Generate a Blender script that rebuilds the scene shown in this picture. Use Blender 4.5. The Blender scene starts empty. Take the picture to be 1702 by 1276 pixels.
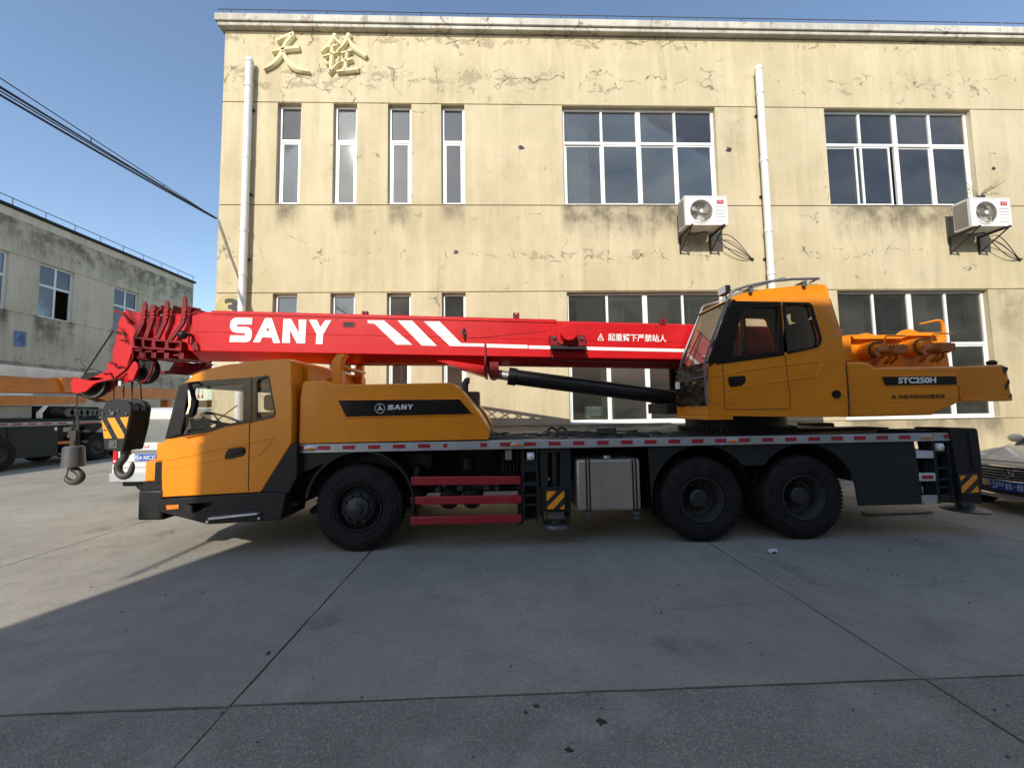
import bpy, bmesh, math, random
from mathutils import Vector, Matrix
from mathutils.geometry import tessellate_polygon
random.seed(7)
S = bpy.context.scene
COL = S.collection
# ------------------------------------------------------------------ camera
FPX, HC = 640.0, 1.70
YAW, PITCH, ROLL = .03245, .06655, -.01543
def cam_axes():
    cy, sy, cp, sp, cr, sr = math.cos(YAW), math.sin(YAW), math.cos(PITCH), math.sin(PITCH), math.cos(ROLL), math.sin(ROLL)
    f = Vector((sy*cp, cy*cp, sp)); r = Vector((cy, -sy, 0)); u = r.cross(f)
    return cr*r+sr*u, -sr*r+cr*u, f
CR, CU, CF = cam_axes()
cd = bpy.data.cameras.new('camera'); cam = bpy.data.objects.new('camera', cd); COL.objects.link(cam)
cd.sensor_fit = 'HORIZONTAL'; cd.sensor_width = 36; cd.lens = 36*FPX/1702
cd.clip_start = .05; cd.clip_end = 1500
m = Matrix((CR, CU, -CF)).transposed().to_4x4(); m.translation = (0, 0, HC); cam.matrix_world = m
S.camera = cam
# ------------------------------------------------------------------ light
SUNV = Vector((.35, 1, -.68)).normalized()           # direction the light travels
w = bpy.data.worlds.new('World'); S.world = w; w.use_nodes = True
nt = w.node_tree; bg = nt.nodes['Background']
sk = nt.nodes.new('ShaderNodeTexSky'); sk.sky_type = 'NISHITA'; sk.sun_disc = False
sk.sun_elevation = math.asin(-SUNV.z); sk.sun_rotation = math.atan2(-SUNV.x, -SUNV.y)
sk.air_density = 1.05; sk.dust_density = 0.6; sk.ozone_density = 1.3; sk.altitude = 50
nt.links.new(sk.outputs[0], bg.inputs[0]); bg.inputs[1].default_value = .15
sd = bpy.data.lights.new('sun', 'SUN'); sd.energy = 3.3; sd.angle = math.radians(.5); sd.color = (1, .93, .81)
so = bpy.data.objects.new('sun', sd); COL.objects.link(so)
so.rotation_euler = SUNV.to_track_quat('-Z', 'Y').to_euler(); so.location = (-10, -20, 25)
vs = S.view_settings; vs.view_transform = 'Standard'; vs.look = 'None'; vs.exposure = .56; vs.gamma = 1; vs.use_curve_mapping = False

# ------------------------------------------------------------------ pixel rays of the surveyed photograph
def ray(x, y): return CR*(x-851) - CU*(y-638) + CF*FPX
def P(x, y, Y):
    d = ray(x, y); p = d*(Y/d.y); return Vector((p.x, Y, p.z+HC))
def PX(x, y, X):
    d = ray(x, y); p = d*(X/d.x); return Vector((X, p.y, p.z+HC))
def G(x, y, z=0):
    d = ray(x, y); p = d*((z-HC)/d.z); return Vector((p.x, p.y, z))

# ------------------------------------------------------------------ mesh builder
class MB:
    def __init__(s): s.v = []; s.f = []
    def add(s, vs, fs):
        n = len(s.v); s.v += [Vector(p) for p in vs]; s.f += [tuple(i+n for i in q) for q in fs]; return s
    def box(s, x0, x1, y0, y1, z0, z1):
        return s.add([(x, y, z) for x in (x0, x1) for y in (y0, y1) for z in (z0, z1)],
                     [(0,1,3,2),(4,6,7,5),(0,4,5,1),(2,3,7,6),(0,2,6,4),(1,5,7,3)])
    def prism(s, pts, d, holes=()):
        d = Vector(d); loops = [[Vector(p) for p in pts]] + [[Vector(p) for p in h] for h in holes]
        flat = [p for l in loops for p in l]; n = len(flat)
        if len(loops) == 1 and n <= 4: tr = [tuple(range(n))]
        else: tr = [tuple(t) for t in tessellate_polygon(loops)]
        fs = list(tr) + [tuple(i+n for i in reversed(t)) for t in tr]
        o = 0
        for l in loops:
            k = len(l)
            for i in range(k): a, b = o+i, o+(i+1) % k; fs.append((a, b, b+n, a+n))
            o += k
        return s.add(flat+[p+d for p in flat], fs)
    def cyl(s, a, b, r0, r1=None, n=16, cap=True):
        a, b = Vector(a), Vector(b); r1 = r0 if r1 is None else r1
        z = (b-a).normalized(); x = z.orthogonal().normalized(); y = z.cross(x)
        vs = [a+(x*math.cos(t)+y*math.sin(t))*r0 for t in [2*math.pi*i/n for i in range(n)]]
        vs += [b+(x*math.cos(t)+y*math.sin(t))*r1 for t in [2*math.pi*i/n for i in range(n)]]
        fs = [(i, (i+1) % n, n+(i+1) % n, n+i) for i in range(n)]
        if cap: fs += [tuple(reversed(range(n))), tuple(range(n, 2*n))]
        return s.add(vs, fs)
    def tube(s, pts, r, n=8, cap=True):
        pts = [Vector(p) for p in pts]; k = len(pts); rs = r if isinstance(r, (list, tuple)) else [r]*k
        vs = []; px = None
        for i, p in enumerate(pts):
            t = (pts[min(i+1, k-1)]-pts[max(i-1, 0)]).normalized()
            if px is None: px = t.orthogonal().normalized()
            px = (px-t*px.dot(t)).normalized(); py = t.cross(px)
            vs += [p+(px*math.cos(a)+py*math.sin(a))*rs[i] for a in [2*math.pi*j/n for j in range(n)]]
        fs = [(i*n+j, i*n+(j+1) % n, (i+1)*n+(j+1) % n, (i+1)*n+j) for i in range(k-1) for j in range(n)]
        if cap: fs += [tuple(reversed(range(n))), tuple(range((k-1)*n, k*n))]
        return s.add(vs, fs)
    def lathe(s, c, prof, n=32, axis='Y', close=False):
        c = Vector(c); vs = []; k = len(prof)
        for i in range(n):
            a = 2*math.pi*i/n; ca, sa = math.cos(a), math.sin(a)
            for r, t in prof:
                vs.append(c + (Vector((r*ca, t, r*sa)) if axis == 'Y' else Vector((r*ca, r*sa, t)) if axis == 'Z' else Vector((t, r*ca, r*sa))))
        m_ = k if close else k-1
        fs = [(i*k+j, i*k+(j+1) % k, ((i+1) % n)*k+(j+1) % k, ((i+1) % n)*k+j) for i in range(n) for j in range(m_)]
        return s.add(vs, fs)
    def ball(s, c, r, sc=(1,1,1), n=12, m_=8):
        c = Vector(c); vs = [c+Vector((0,0,r*sc[2]))]; fs = []
        for j in range(1, m_):
            t = math.pi*j/m_
            vs += [c+Vector((r*sc[0]*math.sin(t)*math.cos(2*math.pi*i/n), r*sc[1]*math.sin(t)*math.sin(2*math.pi*i/n), r*sc[2]*math.cos(t))) for i in range(n)]
        vs.append(c-Vector((0,0,r*sc[2]))); L = len(vs)-1
        fs += [(0, 1+i, 1+(i+1) % n) for i in range(n)]
        fs += [(1+j*n+i, 1+(j+1)*n+i, 1+(j+1)*n+(i+1) % n, 1+j*n+(i+1) % n) for j in range(m_-2) for i in range(n)]
        fs += [(L, 1+(m_-2)*n+(i+1) % n, 1+(m_-2)*n+i) for i in range(n)]
        return s.add(vs, fs)
    def xf(s, M):
        s.v = [M @ p for p in s.v]; return s

BASE = {}
def obj(name, mb, mat, parent=None, bevel=0, label=None, kind=None, seg=2, smooth=.6):
    base = BASE.get(parent.name, Vector()) if parent else Vector()
    me = bpy.data.meshes.new(name)
    me.from_pydata([p-base for p in mb.v], [], mb.f)
    bm = bmesh.new(); bm.from_mesh(me)
    bmesh.ops.remove_doubles(bm, verts=bm.verts, dist=1e-5)
    bmesh.ops.recalc_face_normals(bm, faces=bm.faces); bm.to_mesh(me); bm.free()
    me.polygons.foreach_set('use_smooth', [True]*len(me.polygons)); me.set_sharp_from_angle(angle=smooth)
    me.materials.append(mat)
    o = bpy.data.objects.new(name, me); COL.objects.link(o)
    if parent: o.parent = parent
    BASE[o.name] = base
    if bevel:
        b = o.modifiers.new('bevel', 'BEVEL'); b.width = bevel; b.segments = seg; b.limit_method = 'ANGLE'; b.angle_limit = math.radians(35)
    if label: o['label'] = label
    if kind: o['kind'] = kind
    return o
def thing(name, label, cat, loc=(0,0,0), group=None):
    o = bpy.data.objects.new(name, None); COL.objects.link(o); o.location = loc; o.empty_display_size = .2
    BASE[o.name] = Vector(loc); o['label'] = label; o['category'] = cat
    if group: o['group'] = group
    return o
def tag(o, label, cat, group=None):
    o['label'] = label; o['category'] = cat
    if group: o['group'] = group
    return o
def dup(o, delta, label=None, parent=None):
    c = o.copy(); COL.objects.link(c); c.parent = parent
    if parent is None: c.location = Vector(o.location)+Vector(delta)
    if label: c['label'] = label
    BASE[c.name] = BASE[o.name]+Vector(delta)
    for ch in list(o.children): dup(ch, delta, None, c)
    return c
def duppart(o, delta, parent):
    c = o.copy(); COL.objects.link(c); c.parent = parent; c.location = Vector(o.location)+Vector(delta); BASE[c.name] = BASE[o.name]
    for ch in list(o.children):
        d = ch.copy(); COL.objects.link(d); d.parent = c; BASE[d.name] = BASE[ch.name]
    return c
def poly(pts, Y): return [P(x, y, Y) for x, y in pts]
def plate(name, pts, Y, th, mat, parent, bevel=0, holes=(), **k):
    return obj(name, MB().prism(poly(pts, Y), (0, th, 0), [poly(h, Y) for h in holes]), mat, parent, bevel, **k)
def crop(x0, y0, s): return lambda pts: [(x0+x/s, y0+y/s) for x, y in pts]
def text_mb(s, TL, TR, BL, th=.004, slant=0, bold=0):
    cu = bpy.data.curves.new('t', 'FONT'); cu.body = s; cu.extrude = .5; cu.offset = bold; cu.resolution_u = 3
    o = bpy.data.objects.new('t', cu); COL.objects.link(o)
    dg = bpy.context.evaluated_depsgraph_get(); dg.update(); me = bpy.data.meshes.new_from_object(o.evaluated_get(dg))
    xs = [v.co.x for v in me.vertices]; ys = [v.co.y for v in me.vertices]
    x0, x1, y0, y1 = min(xs), max(xs), min(ys), max(ys); TL, TR, BL = Vector(TL), Vector(TR), Vector(BL)
    U, V = TR-TL, BL-TL; N = U.cross(V).normalized()*th
    mb = MB()
    mb.add([TL+U*((v.co.x-x0)/(x1-x0)+slant*((v.co.y-y0)/(y1-y0)-.5))+V*((y1-v.co.y)/(y1-y0))-N*(v.co.z+.5) for v in me.vertices], [tuple(p.vertices) for p in me.polygons])
    bpy.data.objects.remove(o); bpy.data.curves.remove(cu); bpy.data.meshes.remove(me)
    return mb

# ------------------------------------------------------------------ materials
class NT:
    def __init__(s, name):
        s.m = bpy.data.materials.new(name); s.m.use_nodes = True; s.t = s.m.node_tree; s.n = s.t.nodes; s.b = s.n['Principled BSDF']
        s.tc = s.n.new('ShaderNodeTexCoord')
    def val(s, sock, v):
        if hasattr(v, 'is_linked') or hasattr(v, 'node'): s.t.links.new(v, sock)
        else: sock.default_value = v
    def vec(s, sc=(1,1,1), loc=(0,0,0)):
        mp = s.n.new('ShaderNodeMapping'); mp.inputs['Scale'].default_value = sc; mp.inputs['Location'].default_value = loc
        s.t.links.new(s.tc.outputs['Object'], mp.inputs[0]); return mp.outputs[0]
    def noise(s, v, scale=1, detail=4, rough=.6, dist=0):
        n = s.n.new('ShaderNodeTexNoise'); s.t.links.new(v, n.inputs['Vector']); n.inputs['Scale'].default_value = scale
        n.inputs['Detail'].default_value = detail; n.inputs['Roughness'].default_value = rough; n.inputs['Distortion'].default_value = dist
        return n.outputs['Fac']
    def vor(s, v, scale, feature='F1', out='Distance', rand=1):
        n = s.n.new('ShaderNodeTexVoronoi'); n.feature = feature; s.t.links.new(v, n.inputs['Vector']); n.inputs['Scale'].default_value = scale; n.inputs['Randomness'].default_value = rand
        return n.outputs[out]
    def ramp(s, f, a, b, inv=False):
        n = s.n.new('ShaderNodeMapRange'); n.interpolation_type = 'SMOOTHSTEP'; s.t.links.new(f, n.inputs[0])
        n.inputs[1].default_value = a; n.inputs[2].default_value = b; n.inputs[3].default_value = 1 if inv else 0; n.inputs[4].default_value = 0 if inv else 1
        return n.outputs[0]
    def math(s, op, a, b=0):
        n = s.n.new('ShaderNodeMath'); n.operation = op; n.use_clamp = False; s.val(n.inputs[0], a); s.val(n.inputs[1], b); return n.outputs[0]
    def mix(s, f, a, b):
        n = s.n.new('ShaderNodeMix'); n.data_type = 'RGBA'; s.val(n.inputs[0], f)
        for i, c in ((6, a), (7, b)): s.val(n.inputs[i], (*c, 1) if isinstance(c, tuple) and len(c) == 3 else c)
        return n.outputs[2]
    def sep(s):
        n = s.n.new('ShaderNodeSeparateXYZ'); s.t.links.new(s.tc.outputs['Object'], n.inputs[0]); return n.outputs
    def bump(s, h, strength=.3, dist=.01):
        n = s.n.new('ShaderNodeBump'); n.inputs['Strength'].default_value = strength; n.inputs['Distance'].default_value = dist
        s.t.links.new(h, n.inputs['Height']); s.t.links.new(n.outputs[0], s.b.inputs['Normal'])
    def set(s, **k):
        for key, v in k.items():
            s.val(s.b.inputs[key.replace('_', ' ')], (*v, 1) if isinstance(v, tuple) and len(v) == 3 else v)
        return s.m
def paint(name, col, rough=.35, metal=0, var=.12, scale=2.5, bump=0, bscale=40, dirt=.0, dcol=(.25,.21,.16), coat=0, spec=.5):
    t = NT(name); v = t.vec()
    f = t.noise(v, scale, 5)
    lo = tuple(c*(1-var) for c in col); hi = tuple(min(1, c*(1+var)) for c in col)
    c = t.mix(t.ramp(f, .3, .7), lo, hi)
    if dirt:
        st = t.noise(t.vec((3, 3, .6)), 2.2, 7, .65); sp = t.noise(v, 9, 6, .7)
        c = t.mix(t.math('MULTIPLY', t.ramp(t.math('ADD', t.math('MULTIPLY', st, .65), t.math('MULTIPLY', sp, .35)), .45, .75), dirt), c, dcol)
    t.set(Base_Color=c, Metallic=metal, Specular_IOR_Level=spec, Coat_Weight=coat)
    t.set(Roughness=t.math('ADD', t.math('MULTIPLY', t.noise(v, scale*4, 4), .16), rough-.08))
    if bump: t.bump(t.noise(v, bscale, 4), bump, .004)
    return t.m
M = {}
M['yellow'] = paint('yellow_paint', (.76,.25,.008), .36, dirt=.16, dcol=(.46,.22,.05), coat=.1, spec=.35, var=.07)
M['yellow2'] = paint('yellow_counterweight', (.70,.225,.009), .40, dirt=.16, dcol=(.40,.2,.06), spec=.35, var=.07)
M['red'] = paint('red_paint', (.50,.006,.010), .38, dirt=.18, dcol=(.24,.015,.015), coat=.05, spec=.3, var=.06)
M['red_shaded'] = paint('red_paint_shaded', (.17,.004,.008), .5, spec=.3, dirt=.18, dcol=(.10,.03,.025), var=.1)  # darker copy of the red, shade put into the colour of collars and jib
M['guard'] = paint('red_guard', (.30,.012,.02), .42, dirt=.12, var=.1)
M['winch'] = paint('orange_winch', (.76,.235,.010), .42, dirt=.25, dcol=(.40,.15,.03), spec=.35)
M['black'] = paint('black_plastic', (.010,.010,.011), .5, spec=.3, dcol=(.05,.045,.04), dirt=.25, bump=.12, bscale=300)
M['gloss'] = paint('black_gloss', (.007,.007,.008), .2, spec=.35, dirt=.12, dcol=(.05,.05,.05))
M['cylblack'] = paint('black_cylinder', (.012,.012,.013), .32, dirt=.05)
M['chassis'] = paint('chassis_paint', (.012,.013,.014), .55, spec=.25, dirt=.3, dcol=(.055,.048,.038))
M['skirt'] = paint('skirt_paint', (.017,.020,.022), .5, spec=.3, dirt=.25, dcol=(.05,.047,.042))
M['steel'] = paint('grey_steel', (.10,.105,.11), .42, .3, dirt=.25, dcol=(.16,.11,.07))
M['rope'] = paint('wire_rope', (.055,.045,.04), .6, .4)
M['rust'] = paint('rusty_iron', (.060,.055,.050), .55, .4, dirt=.4, dcol=(.11,.07,.045))
M['grey'] = paint('grey_bar', (.15,.15,.165), .4, .3, dirt=.15)
M['alu'] = paint('aluminium', (.50,.51,.52), .38, .75, dirt=.15)
M['tank'] = paint('tank_metal', (.42,.38,.33), .42, .55, dirt=.3, dcol=(.26,.21,.16), scale=1.2)
M['rail'] = paint('rail_alu', (.42,.45,.46), .42, .3, dirt=.2)
M['chrome'] = paint('chrome', (.7,.7,.7), .12, 1, var=.02)
M['refred'] = paint('red_reflector', (.36,.015,.03), .3, dirt=.05)
M['refwhite'] = paint('white_reflector', (.55,.58,.6), .35, dirt=.06)
M['amber'] = paint('amber_lens', (.8,.22,.02), .2)
M['redlens'] = paint('red_lens', (.5,.01,.012), .15)
M['white'] = paint('white_paint', (.80,.79,.76), .4, dirt=.06, var=.03)
M['van'] = paint('van_white', (.60,.60,.59), .25, dirt=.08, var=.03, coat=.4)
M['hazor'] = paint('hazard_orange', (.9,.32,.02), .4, dirt=.05, var=.05)
M['hazblk'] = paint('hazard_black', (.02,.02,.02), .45)
M['print'] = paint('white_print', (.82,.81,.78), .4, var=.03, dirt=.03)
M['printblk'] = paint('black_print', (.02,.015,.01), .45)
M['printgrey'] = paint('grey_print', (.6,.62,.65), .4)
M['upvc'] = paint('window_frame_white', (.80,.80,.77), .42, dirt=.10, var=.03)
M['pvc'] = paint('pipe_white', (.72,.72,.69), .45, dirt=.15, var=.05)
M['acwhite'] = paint('ac_white', (.72,.71,.69), .42, dirt=.14)
M['acgrey'] = paint('ac_grey', (.22,.20,.17), .5, dirt=.15)
M['dark'] = paint('dark_interior', (.02,.02,.02), .7)
M['seat'] = paint('seat_cloth', (.035,.034,.036), .85)
M['bracket'] = paint('bracket_iron', (.03,.026,.024), .6, dirt=.2, dcol=(.15,.07,.035))
M['cable'] = paint('cable_black', (.015,.015,.016), .5)
M['platebl'] = paint('plate_blue', (.015,.07,.35), .4)
M['tclred'] = paint('badge_red', (.55,.015,.045), .4)
M['leaf'] = paint('leaf', (.06,.10,.03), .55, var=.4, scale=20)
M['soil'] = paint('joint_soil', (.035,.032,.028), .95, var=.3, scale=8)
M['room'] = paint('room_wall', (.50,.50,.46), .8, var=.1)
M['sedan'] = paint('sedan_paint', (.62,.56,.46), .35, .0, var=.02, coat=.4)
M['orange3'] = paint('far_crane_orange', (.62,.20,.03), .42, dirt=.25, dcol=(.30,.17,.08))
M['cream3'] = paint('far_crane_white', (.84,.82,.75), .45, dirt=.25)
M['curtain'] = paint('curtain', (.42,.42,.40), .8, var=.2, scale=3)
M['vanglass'] = paint('van_glass', (.17,.18,.17), .08, spec=.8)  # pale grey base stands in for the reflection on the rear window
M['paper'] = paint('paper', (.75,.75,.74), .7)
M['wood'] = paint('old_wood', (.26,.19,.12), .8, var=.3, scale=8)
M['sign'] = paint('sign_disc', (.40,.33,.12), .6, dirt=.25, dcol=(.55,.5,.4))
M['signblue'] = paint('sign_blue', (.13,.20,.38), .6, dirt=.5, dcol=(.38,.37,.33))
M['plast_raised'] = paint('raised_letter', (.70,.62,.36), .7, dirt=.18, dcol=(.35,.3,.2))
M['green'] = paint('old_net', (.03,.045,.04), .9, var=.4, scale=12)
M['tarp'] = paint('dark_sheet', (.010,.009,.009), .38, spec=.3, bump=.2, bscale=10)
# tyre
t = NT('tyre_rubber'); v = t.vec()
c = t.mix(t.ramp(t.noise(v, 6, 6, .7), .35, .75), (.009,.009,.010), (.026,.024,.023)); t.set(Base_Color=c, Roughness=.75, Specular_IOR_Level=.22)
t.bump(t.noise(v, 60, 4), .15, .004); M['tyre'] = t.m
# glass: see-through with its own reflection
def glass(name, tint, refl=.10, dust=.06, rough=.03, dustcol=(.45,.43,.38), fk=1.0):
    t = NT(name); n, l = t.n, t.t.links
    tr = n.new('ShaderNodeBsdfTransparent'); tr.inputs[0].default_value = (*tint, 1)
    gl = n.new('ShaderNodeBsdfGlossy'); gl.inputs['Roughness'].default_value = rough
    df = n.new('ShaderNodeBsdfDiffuse'); df.inputs[0].default_value = (*dustcol, 1)
    fr = n.new('ShaderNodeFresnel'); fr.inputs[0].default_value = 1.5
    a = n.new('ShaderNodeMixShader'); b = n.new('ShaderNodeMixShader')
    du = t.math('MULTIPLY', t.ramp(t.noise(t.vec((.5, .5, .9)), 1.1, 5, .6), .05, .95), dust*2)
    oi = n.new('ShaderNodeObjectInfo'); du = t.math('MULTIPLY', du, t.math('ADD', .55, t.math('MULTIPLY', oi.outputs['Random'], .9)))
    l.new(du, a.inputs[0]); l.new(tr.outputs[0], a.inputs[1]); l.new(df.outputs[0], a.inputs[2])
    l.new(t.math('ADD', t.math('MULTIPLY', fr.outputs[0], fk), refl), b.inputs[0]); l.new(a.outputs[0], b.inputs[1]); l.new(gl.outputs[0], b.inputs[2])
    bp = n.new('ShaderNodeBump'); bp.inputs['Strength'].default_value = .04; bp.inputs['Distance'].default_value = .02
    l.new(t.noise(t.vec(), 1.6, 2), bp.inputs['Height']); l.new(bp.outputs[0], gl.inputs['Normal'])
    l.new(b.outputs[0], n['Material Output'].inputs[0]); return t.m
M['glass'] = glass('window_glass', (.58,.64,.63), .06, .085)
M['glassclear'] = glass('cab_glass', (.975,.98,.97), .0, .006, fk=.35)
M['glassdark'] = glass('operator_glass', (.93,.91,.90), .0, .01, fk=.5)
M['cardark'] = paint('car_glass', (.012,.014,.016), .05, spec=.8)
# facade plaster with streaks, mould under sills, peeling and cracks
def plaster(name, base, base2, dirtc, stains=(), bands=(), grime=.35, peel=.5, xaxis=0):
    t = NT(name); v = t.vec(); xyz = t.sep(); X, Z = xyz[xaxis], xyz[2]
    c = t.mix(t.ramp(t.noise(v, .45, 6, .6), .3, .7), base, base2)
    c = t.mix(t.math('MULTIPLY', t.ramp(t.noise(v, 3.5, 8, .7), .48, .8), .30), c, tuple(k*.72 for k in base))
    stv = t.vec((2.6, 2.6, .22)); st = t.noise(stv, 1.6, 8, .68)
    c = t.mix(t.math('MULTIPLY', t.ramp(st, .52, .80), grime), c, dirtc)
    wash = t.noise(t.vec((1.3, 1.3, .12), (5, 2, 1)), 2.2, 6, .7)
    c = t.mix(t.math('MULTIPLY', t.ramp(wash, .42, .66), .30), c, tuple(min(1, k*1.28) for k in base2))
    c = t.mix(t.math('MULTIPLY', t.ramp(t.noise(t.vec((1, 1, .6), (1, 9, 4)), 1.1, 8, .7), .50, .74), .32), c, tuple(k*.66 for k in base))
    blot = t.ramp(t.noise(v, 1.7, 6, .65), .36, .62); sfine = t.noise(t.vec((3.2, 3.2, .35), (2, 0, 0)), 1.5, 8, .75)
    fine = t.noise(t.vec((9, 9, .5)), 1.5, 7, .7)
    tot = None
    for x0, x1, zt, dz, k in stains:
        mx = t.math('MULTIPLY', t.ramp(X, x0-.10, x0+.15), t.ramp(X, x1-.15, x1+.10, True))
        up = t.ramp(Z, zt-.005, zt+.005, True)
        fall = t.ramp(t.math('ADD', Z, t.math('ADD', t.math('MULTIPLY', fine, dz*.8), t.math('MULTIPLY', sfine, dz*1.7))), zt+dz*.05, zt+dz*1.15)
        e = t.math('MULTIPLY', t.math('MULTIPLY', mx, up), t.math('MULTIPLY', fall, t.math('MULTIPLY', t.math('ADD', t.math('MULTIPLY', blot, .75), .25), k)))
        tot = e if tot is None else t.math('MAXIMUM', tot, e)
    if tot is not None: c = t.mix(tot, c, (.10,.085,.06))
    band = None
    for z0, hw, k in bands:
        d = t.math('ABSOLUTE', t.math('SUBTRACT', Z, z0)); e = t.math('MULTIPLY', t.ramp(d, hw*.2, hw, True), k)
        band = e if band is None else t.math('MAXIMUM', band, e)
    h = t.math('MULTIPLY', t.noise(v, 70, 4), .15)
    if band is not None:
        if xaxis == 0: band = t.math('MULTIPLY', band, t.math('SUBTRACT', 1.0, t.math('MULTIPLY', t.ramp(X, .5, 5.0), .38)))
        pn = t.noise(t.vec((1, 1, 1.35)), 2.6, 9, .62, .6); reg = t.noise(v, .5, 2)
        thr = t.math('SUBTRACT', t.math('ADD', pn, t.math('ADD', t.math('MULTIPLY', band, .20), t.math('MULTIPLY', reg, .34))), 0)
        pm = t.ramp(t.math('SUBTRACT', thr, t.math('MULTIPLY', t.ramp(t.noise(v, 9, 4, .7), .45, .6), .10)), .93-peel*.1, .945-peel*.1)
        c = t.mix(t.math('MULTIPLY', pm, .68), c, t.mix(t.noise(v, 6, 5), (.22,.17,.11), (.40,.33,.23)))
        wv = t.n.new('ShaderNodeVectorMath'); wv.operation = 'ADD'
        nz = t.n.new('ShaderNodeTexNoise'); nz.inputs['Scale'].default_value = 2.2; nz.inputs['Detail'].default_value = 6; t.t.links.new(v, nz.inputs['Vector'])
        sc = t.n.new('ShaderNodeVectorMath'); sc.operation = 'SCALE'; sc.inputs['Scale'].default_value = .7; t.t.links.new(nz.outputs['Color'], sc.inputs[0])
        t.t.links.new(v, wv.inputs[0]); t.t.links.new(sc.outputs[0], wv.inputs[1])
        ck = t.vor(wv.outputs[0], .9, 'DISTANCE_TO_EDGE')
        cm = t.math('MULTIPLY', t.ramp(ck, .004, .014, True), t.ramp(thr, .72, .86))
        c = t.mix(t.math('MULTIPLY', cm, .8), c, (.12,.09,.06))
        h = t.math('SUBTRACT', h, t.math('ADD', pm, cm))
    t.set(Base_Color=c, Roughness=.9, Specular_IOR_Level=.2); t.bump(h, .5, .012)
    return t.m
# concrete yard
def concrete(name, pit, tone=1.0):
    t = NT(name); v = t.vec()
    c = t.mix(t.ramp(t.noise(v, .5, 7, .62), .3, .72), tuple(k*tone for k in (.282,.260,.216)), tuple(k*tone for k in (.375,.346,.290)))
    sw = t.noise(t.vec((.35, 2.6, 1)), 1.3, 8, .7, .4)
    c = t.mix(t.math('MULTIPLY', t.ramp(sw, .52, .78), .35), c, (.205,.185,.16))
    c = t.mix(t.math('MULTIPLY', t.ramp(t.noise(v, 34, 6, .8), .44, .66), .48), c, (.16,.15,.135))
    c = t.mix(t.math('MULTIPLY', t.ramp(t.noise(t.vec((1, 1, 1), (3, 3, 3)), 75, 4, .8), .52, .68), .40), c, (.50,.47,.41))
    c = t.mix(t.math('MULTIPLY', t.ramp(t.noise(t.vec((1, 1, 1), (4, 4, 0)), 3.2, 9, .78), .44, .66), .40), c, tuple(k*tone for k in (.20,.185,.16)))
    c = t.mix(t.math('MULTIPLY', t.ramp(t.noise(t.vec((1, .5, 1), (9, 1, 0)), 1.4, 8, .7), .55, .75), .35), c, (.46,.42,.35))
    reg = t.ramp(t.noise(v, 1.1, 5, .6), .62-pit*.32, .80-pit*.25)
    wob = t.n.new('ShaderNodeVectorMath'); wob.operation = 'ADD'
    nz = t.n.new('ShaderNodeTexNoise'); nz.inputs['Scale'].default_value = 30; t.t.links.new(v, nz.inputs['Vector'])
    sc = t.n.new('ShaderNodeVectorMath'); sc.operation = 'SCALE'; sc.inputs['Scale'].default_value = .03; t.t.links.new(nz.outputs['Color'], sc.inputs[0])
    t.t.links.new(v, wob.inputs[0]); t.t.links.new(sc.outputs[0], wob.inputs[1])
    ag = t.vor(wob.outputs[0], 62); pits = t.math('MULTIPLY', t.ramp(ag, .34, .60), reg)
    c = t.mix(t.math('MULTIPLY', pits, .42), c, (.10,.094,.086))
    oil = t.ramp(t.noise(t.vec(loc=(3.1, 7.7, 0)), .8, 6, .65), .66, .74)
    c = t.mix(t.math('MULTIPLY', oil, .35), c, (.10,.095,.09))
    spk = t.ramp(t.vor(v, 5.5), .035, .055, True)
    c = t.mix(t.math('MULTIPLY', spk, t.ramp(t.noise(v, 1.7, 2), .55, .65)), c, (.05,.045,.04))
    ck = t.math('MULTIPLY', t.ramp(t.vor(wob.outputs[0], .21, 'DISTANCE_TO_EDGE'), .0012, .004, True), t.ramp(t.noise(v, .7, 3), .5, .6))
    c = t.mix(t.math('MULTIPLY', ck, .18), c, (.07,.065,.06))
    t.set(Base_Color=c, Roughness=t.math('SUBTRACT', .9, t.math('MULTIPLY', oil, .2)), Specular_IOR_Level=.3)
    t.bump(t.math('SUBTRACT', t.math('MULTIPLY', t.noise(v, 90, 5, .7), .5), t.math('MULTIPLY', pits, 1.2)), .8, .008)
    return t.m
M['conc'] = concrete('yard_concrete', .25); M['conc_rough'] = concrete('yard_concrete_worn', 1.0, 1.16)

# ------------------------------------------------------------------ ground
ground = obj('ground', MB().box(-300, 300, -120, 500, -.6, -.018), M['soil'], kind='structure')
XJ = [-1.60+4.2*i for i in range(-11, 0)] + [-1.60, 2.60, 6.35] + [6.35+4.1*i for i in range(1, 7)]
XJ[10] = -5.72
YJ = [-11.4, -6.8, -2.2, 2.42, 7.05, 11.7, 16.3, 21, 25.6, 30.2, 35, 40]
def slab(x0, x1, y0, y1, mat):
    g = .005; pts = []
    def edge(a, b):
        n = max(2, int((Vector(b)-Vector(a)).length/.22)); d = Vector(b)-Vector(a); nn = Vector((-d.y, d.x, 0)).normalized()
        for i in range(n): pts.append(Vector(a)+d*(i/n)+nn*random.uniform(0, .008))
    edge((x0+g, y0+g, -.1), (x1-g, y0+g, -.1)); edge((x1-g, y0+g, -.1), (x1-g, y1-g, -.1)); edge((x1-g, y1-g, -.1), (x0+g, y1-g, -.1)); edge((x0+g, y1-g, -.1), (x0+g, y0+g, -.1))
    n = len(pts); dz = random.uniform(-.004, 0)
    return MB().add(pts+[p+Vector((0,0,.1+dz)) for p in pts], [tuple(range(n, 2*n))]+[(i, (i+1) % n, n+(i+1) % n, n+i) for i in range(n)])
for i in range(len(XJ)-1):
    for j in range(len(YJ)-1):
        obj('concrete_slab', slab(XJ[i], XJ[i+1], YJ[j], YJ[j+1], None), M['conc_rough'] if YJ[j] < 2 else M['conc'], ground)

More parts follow.
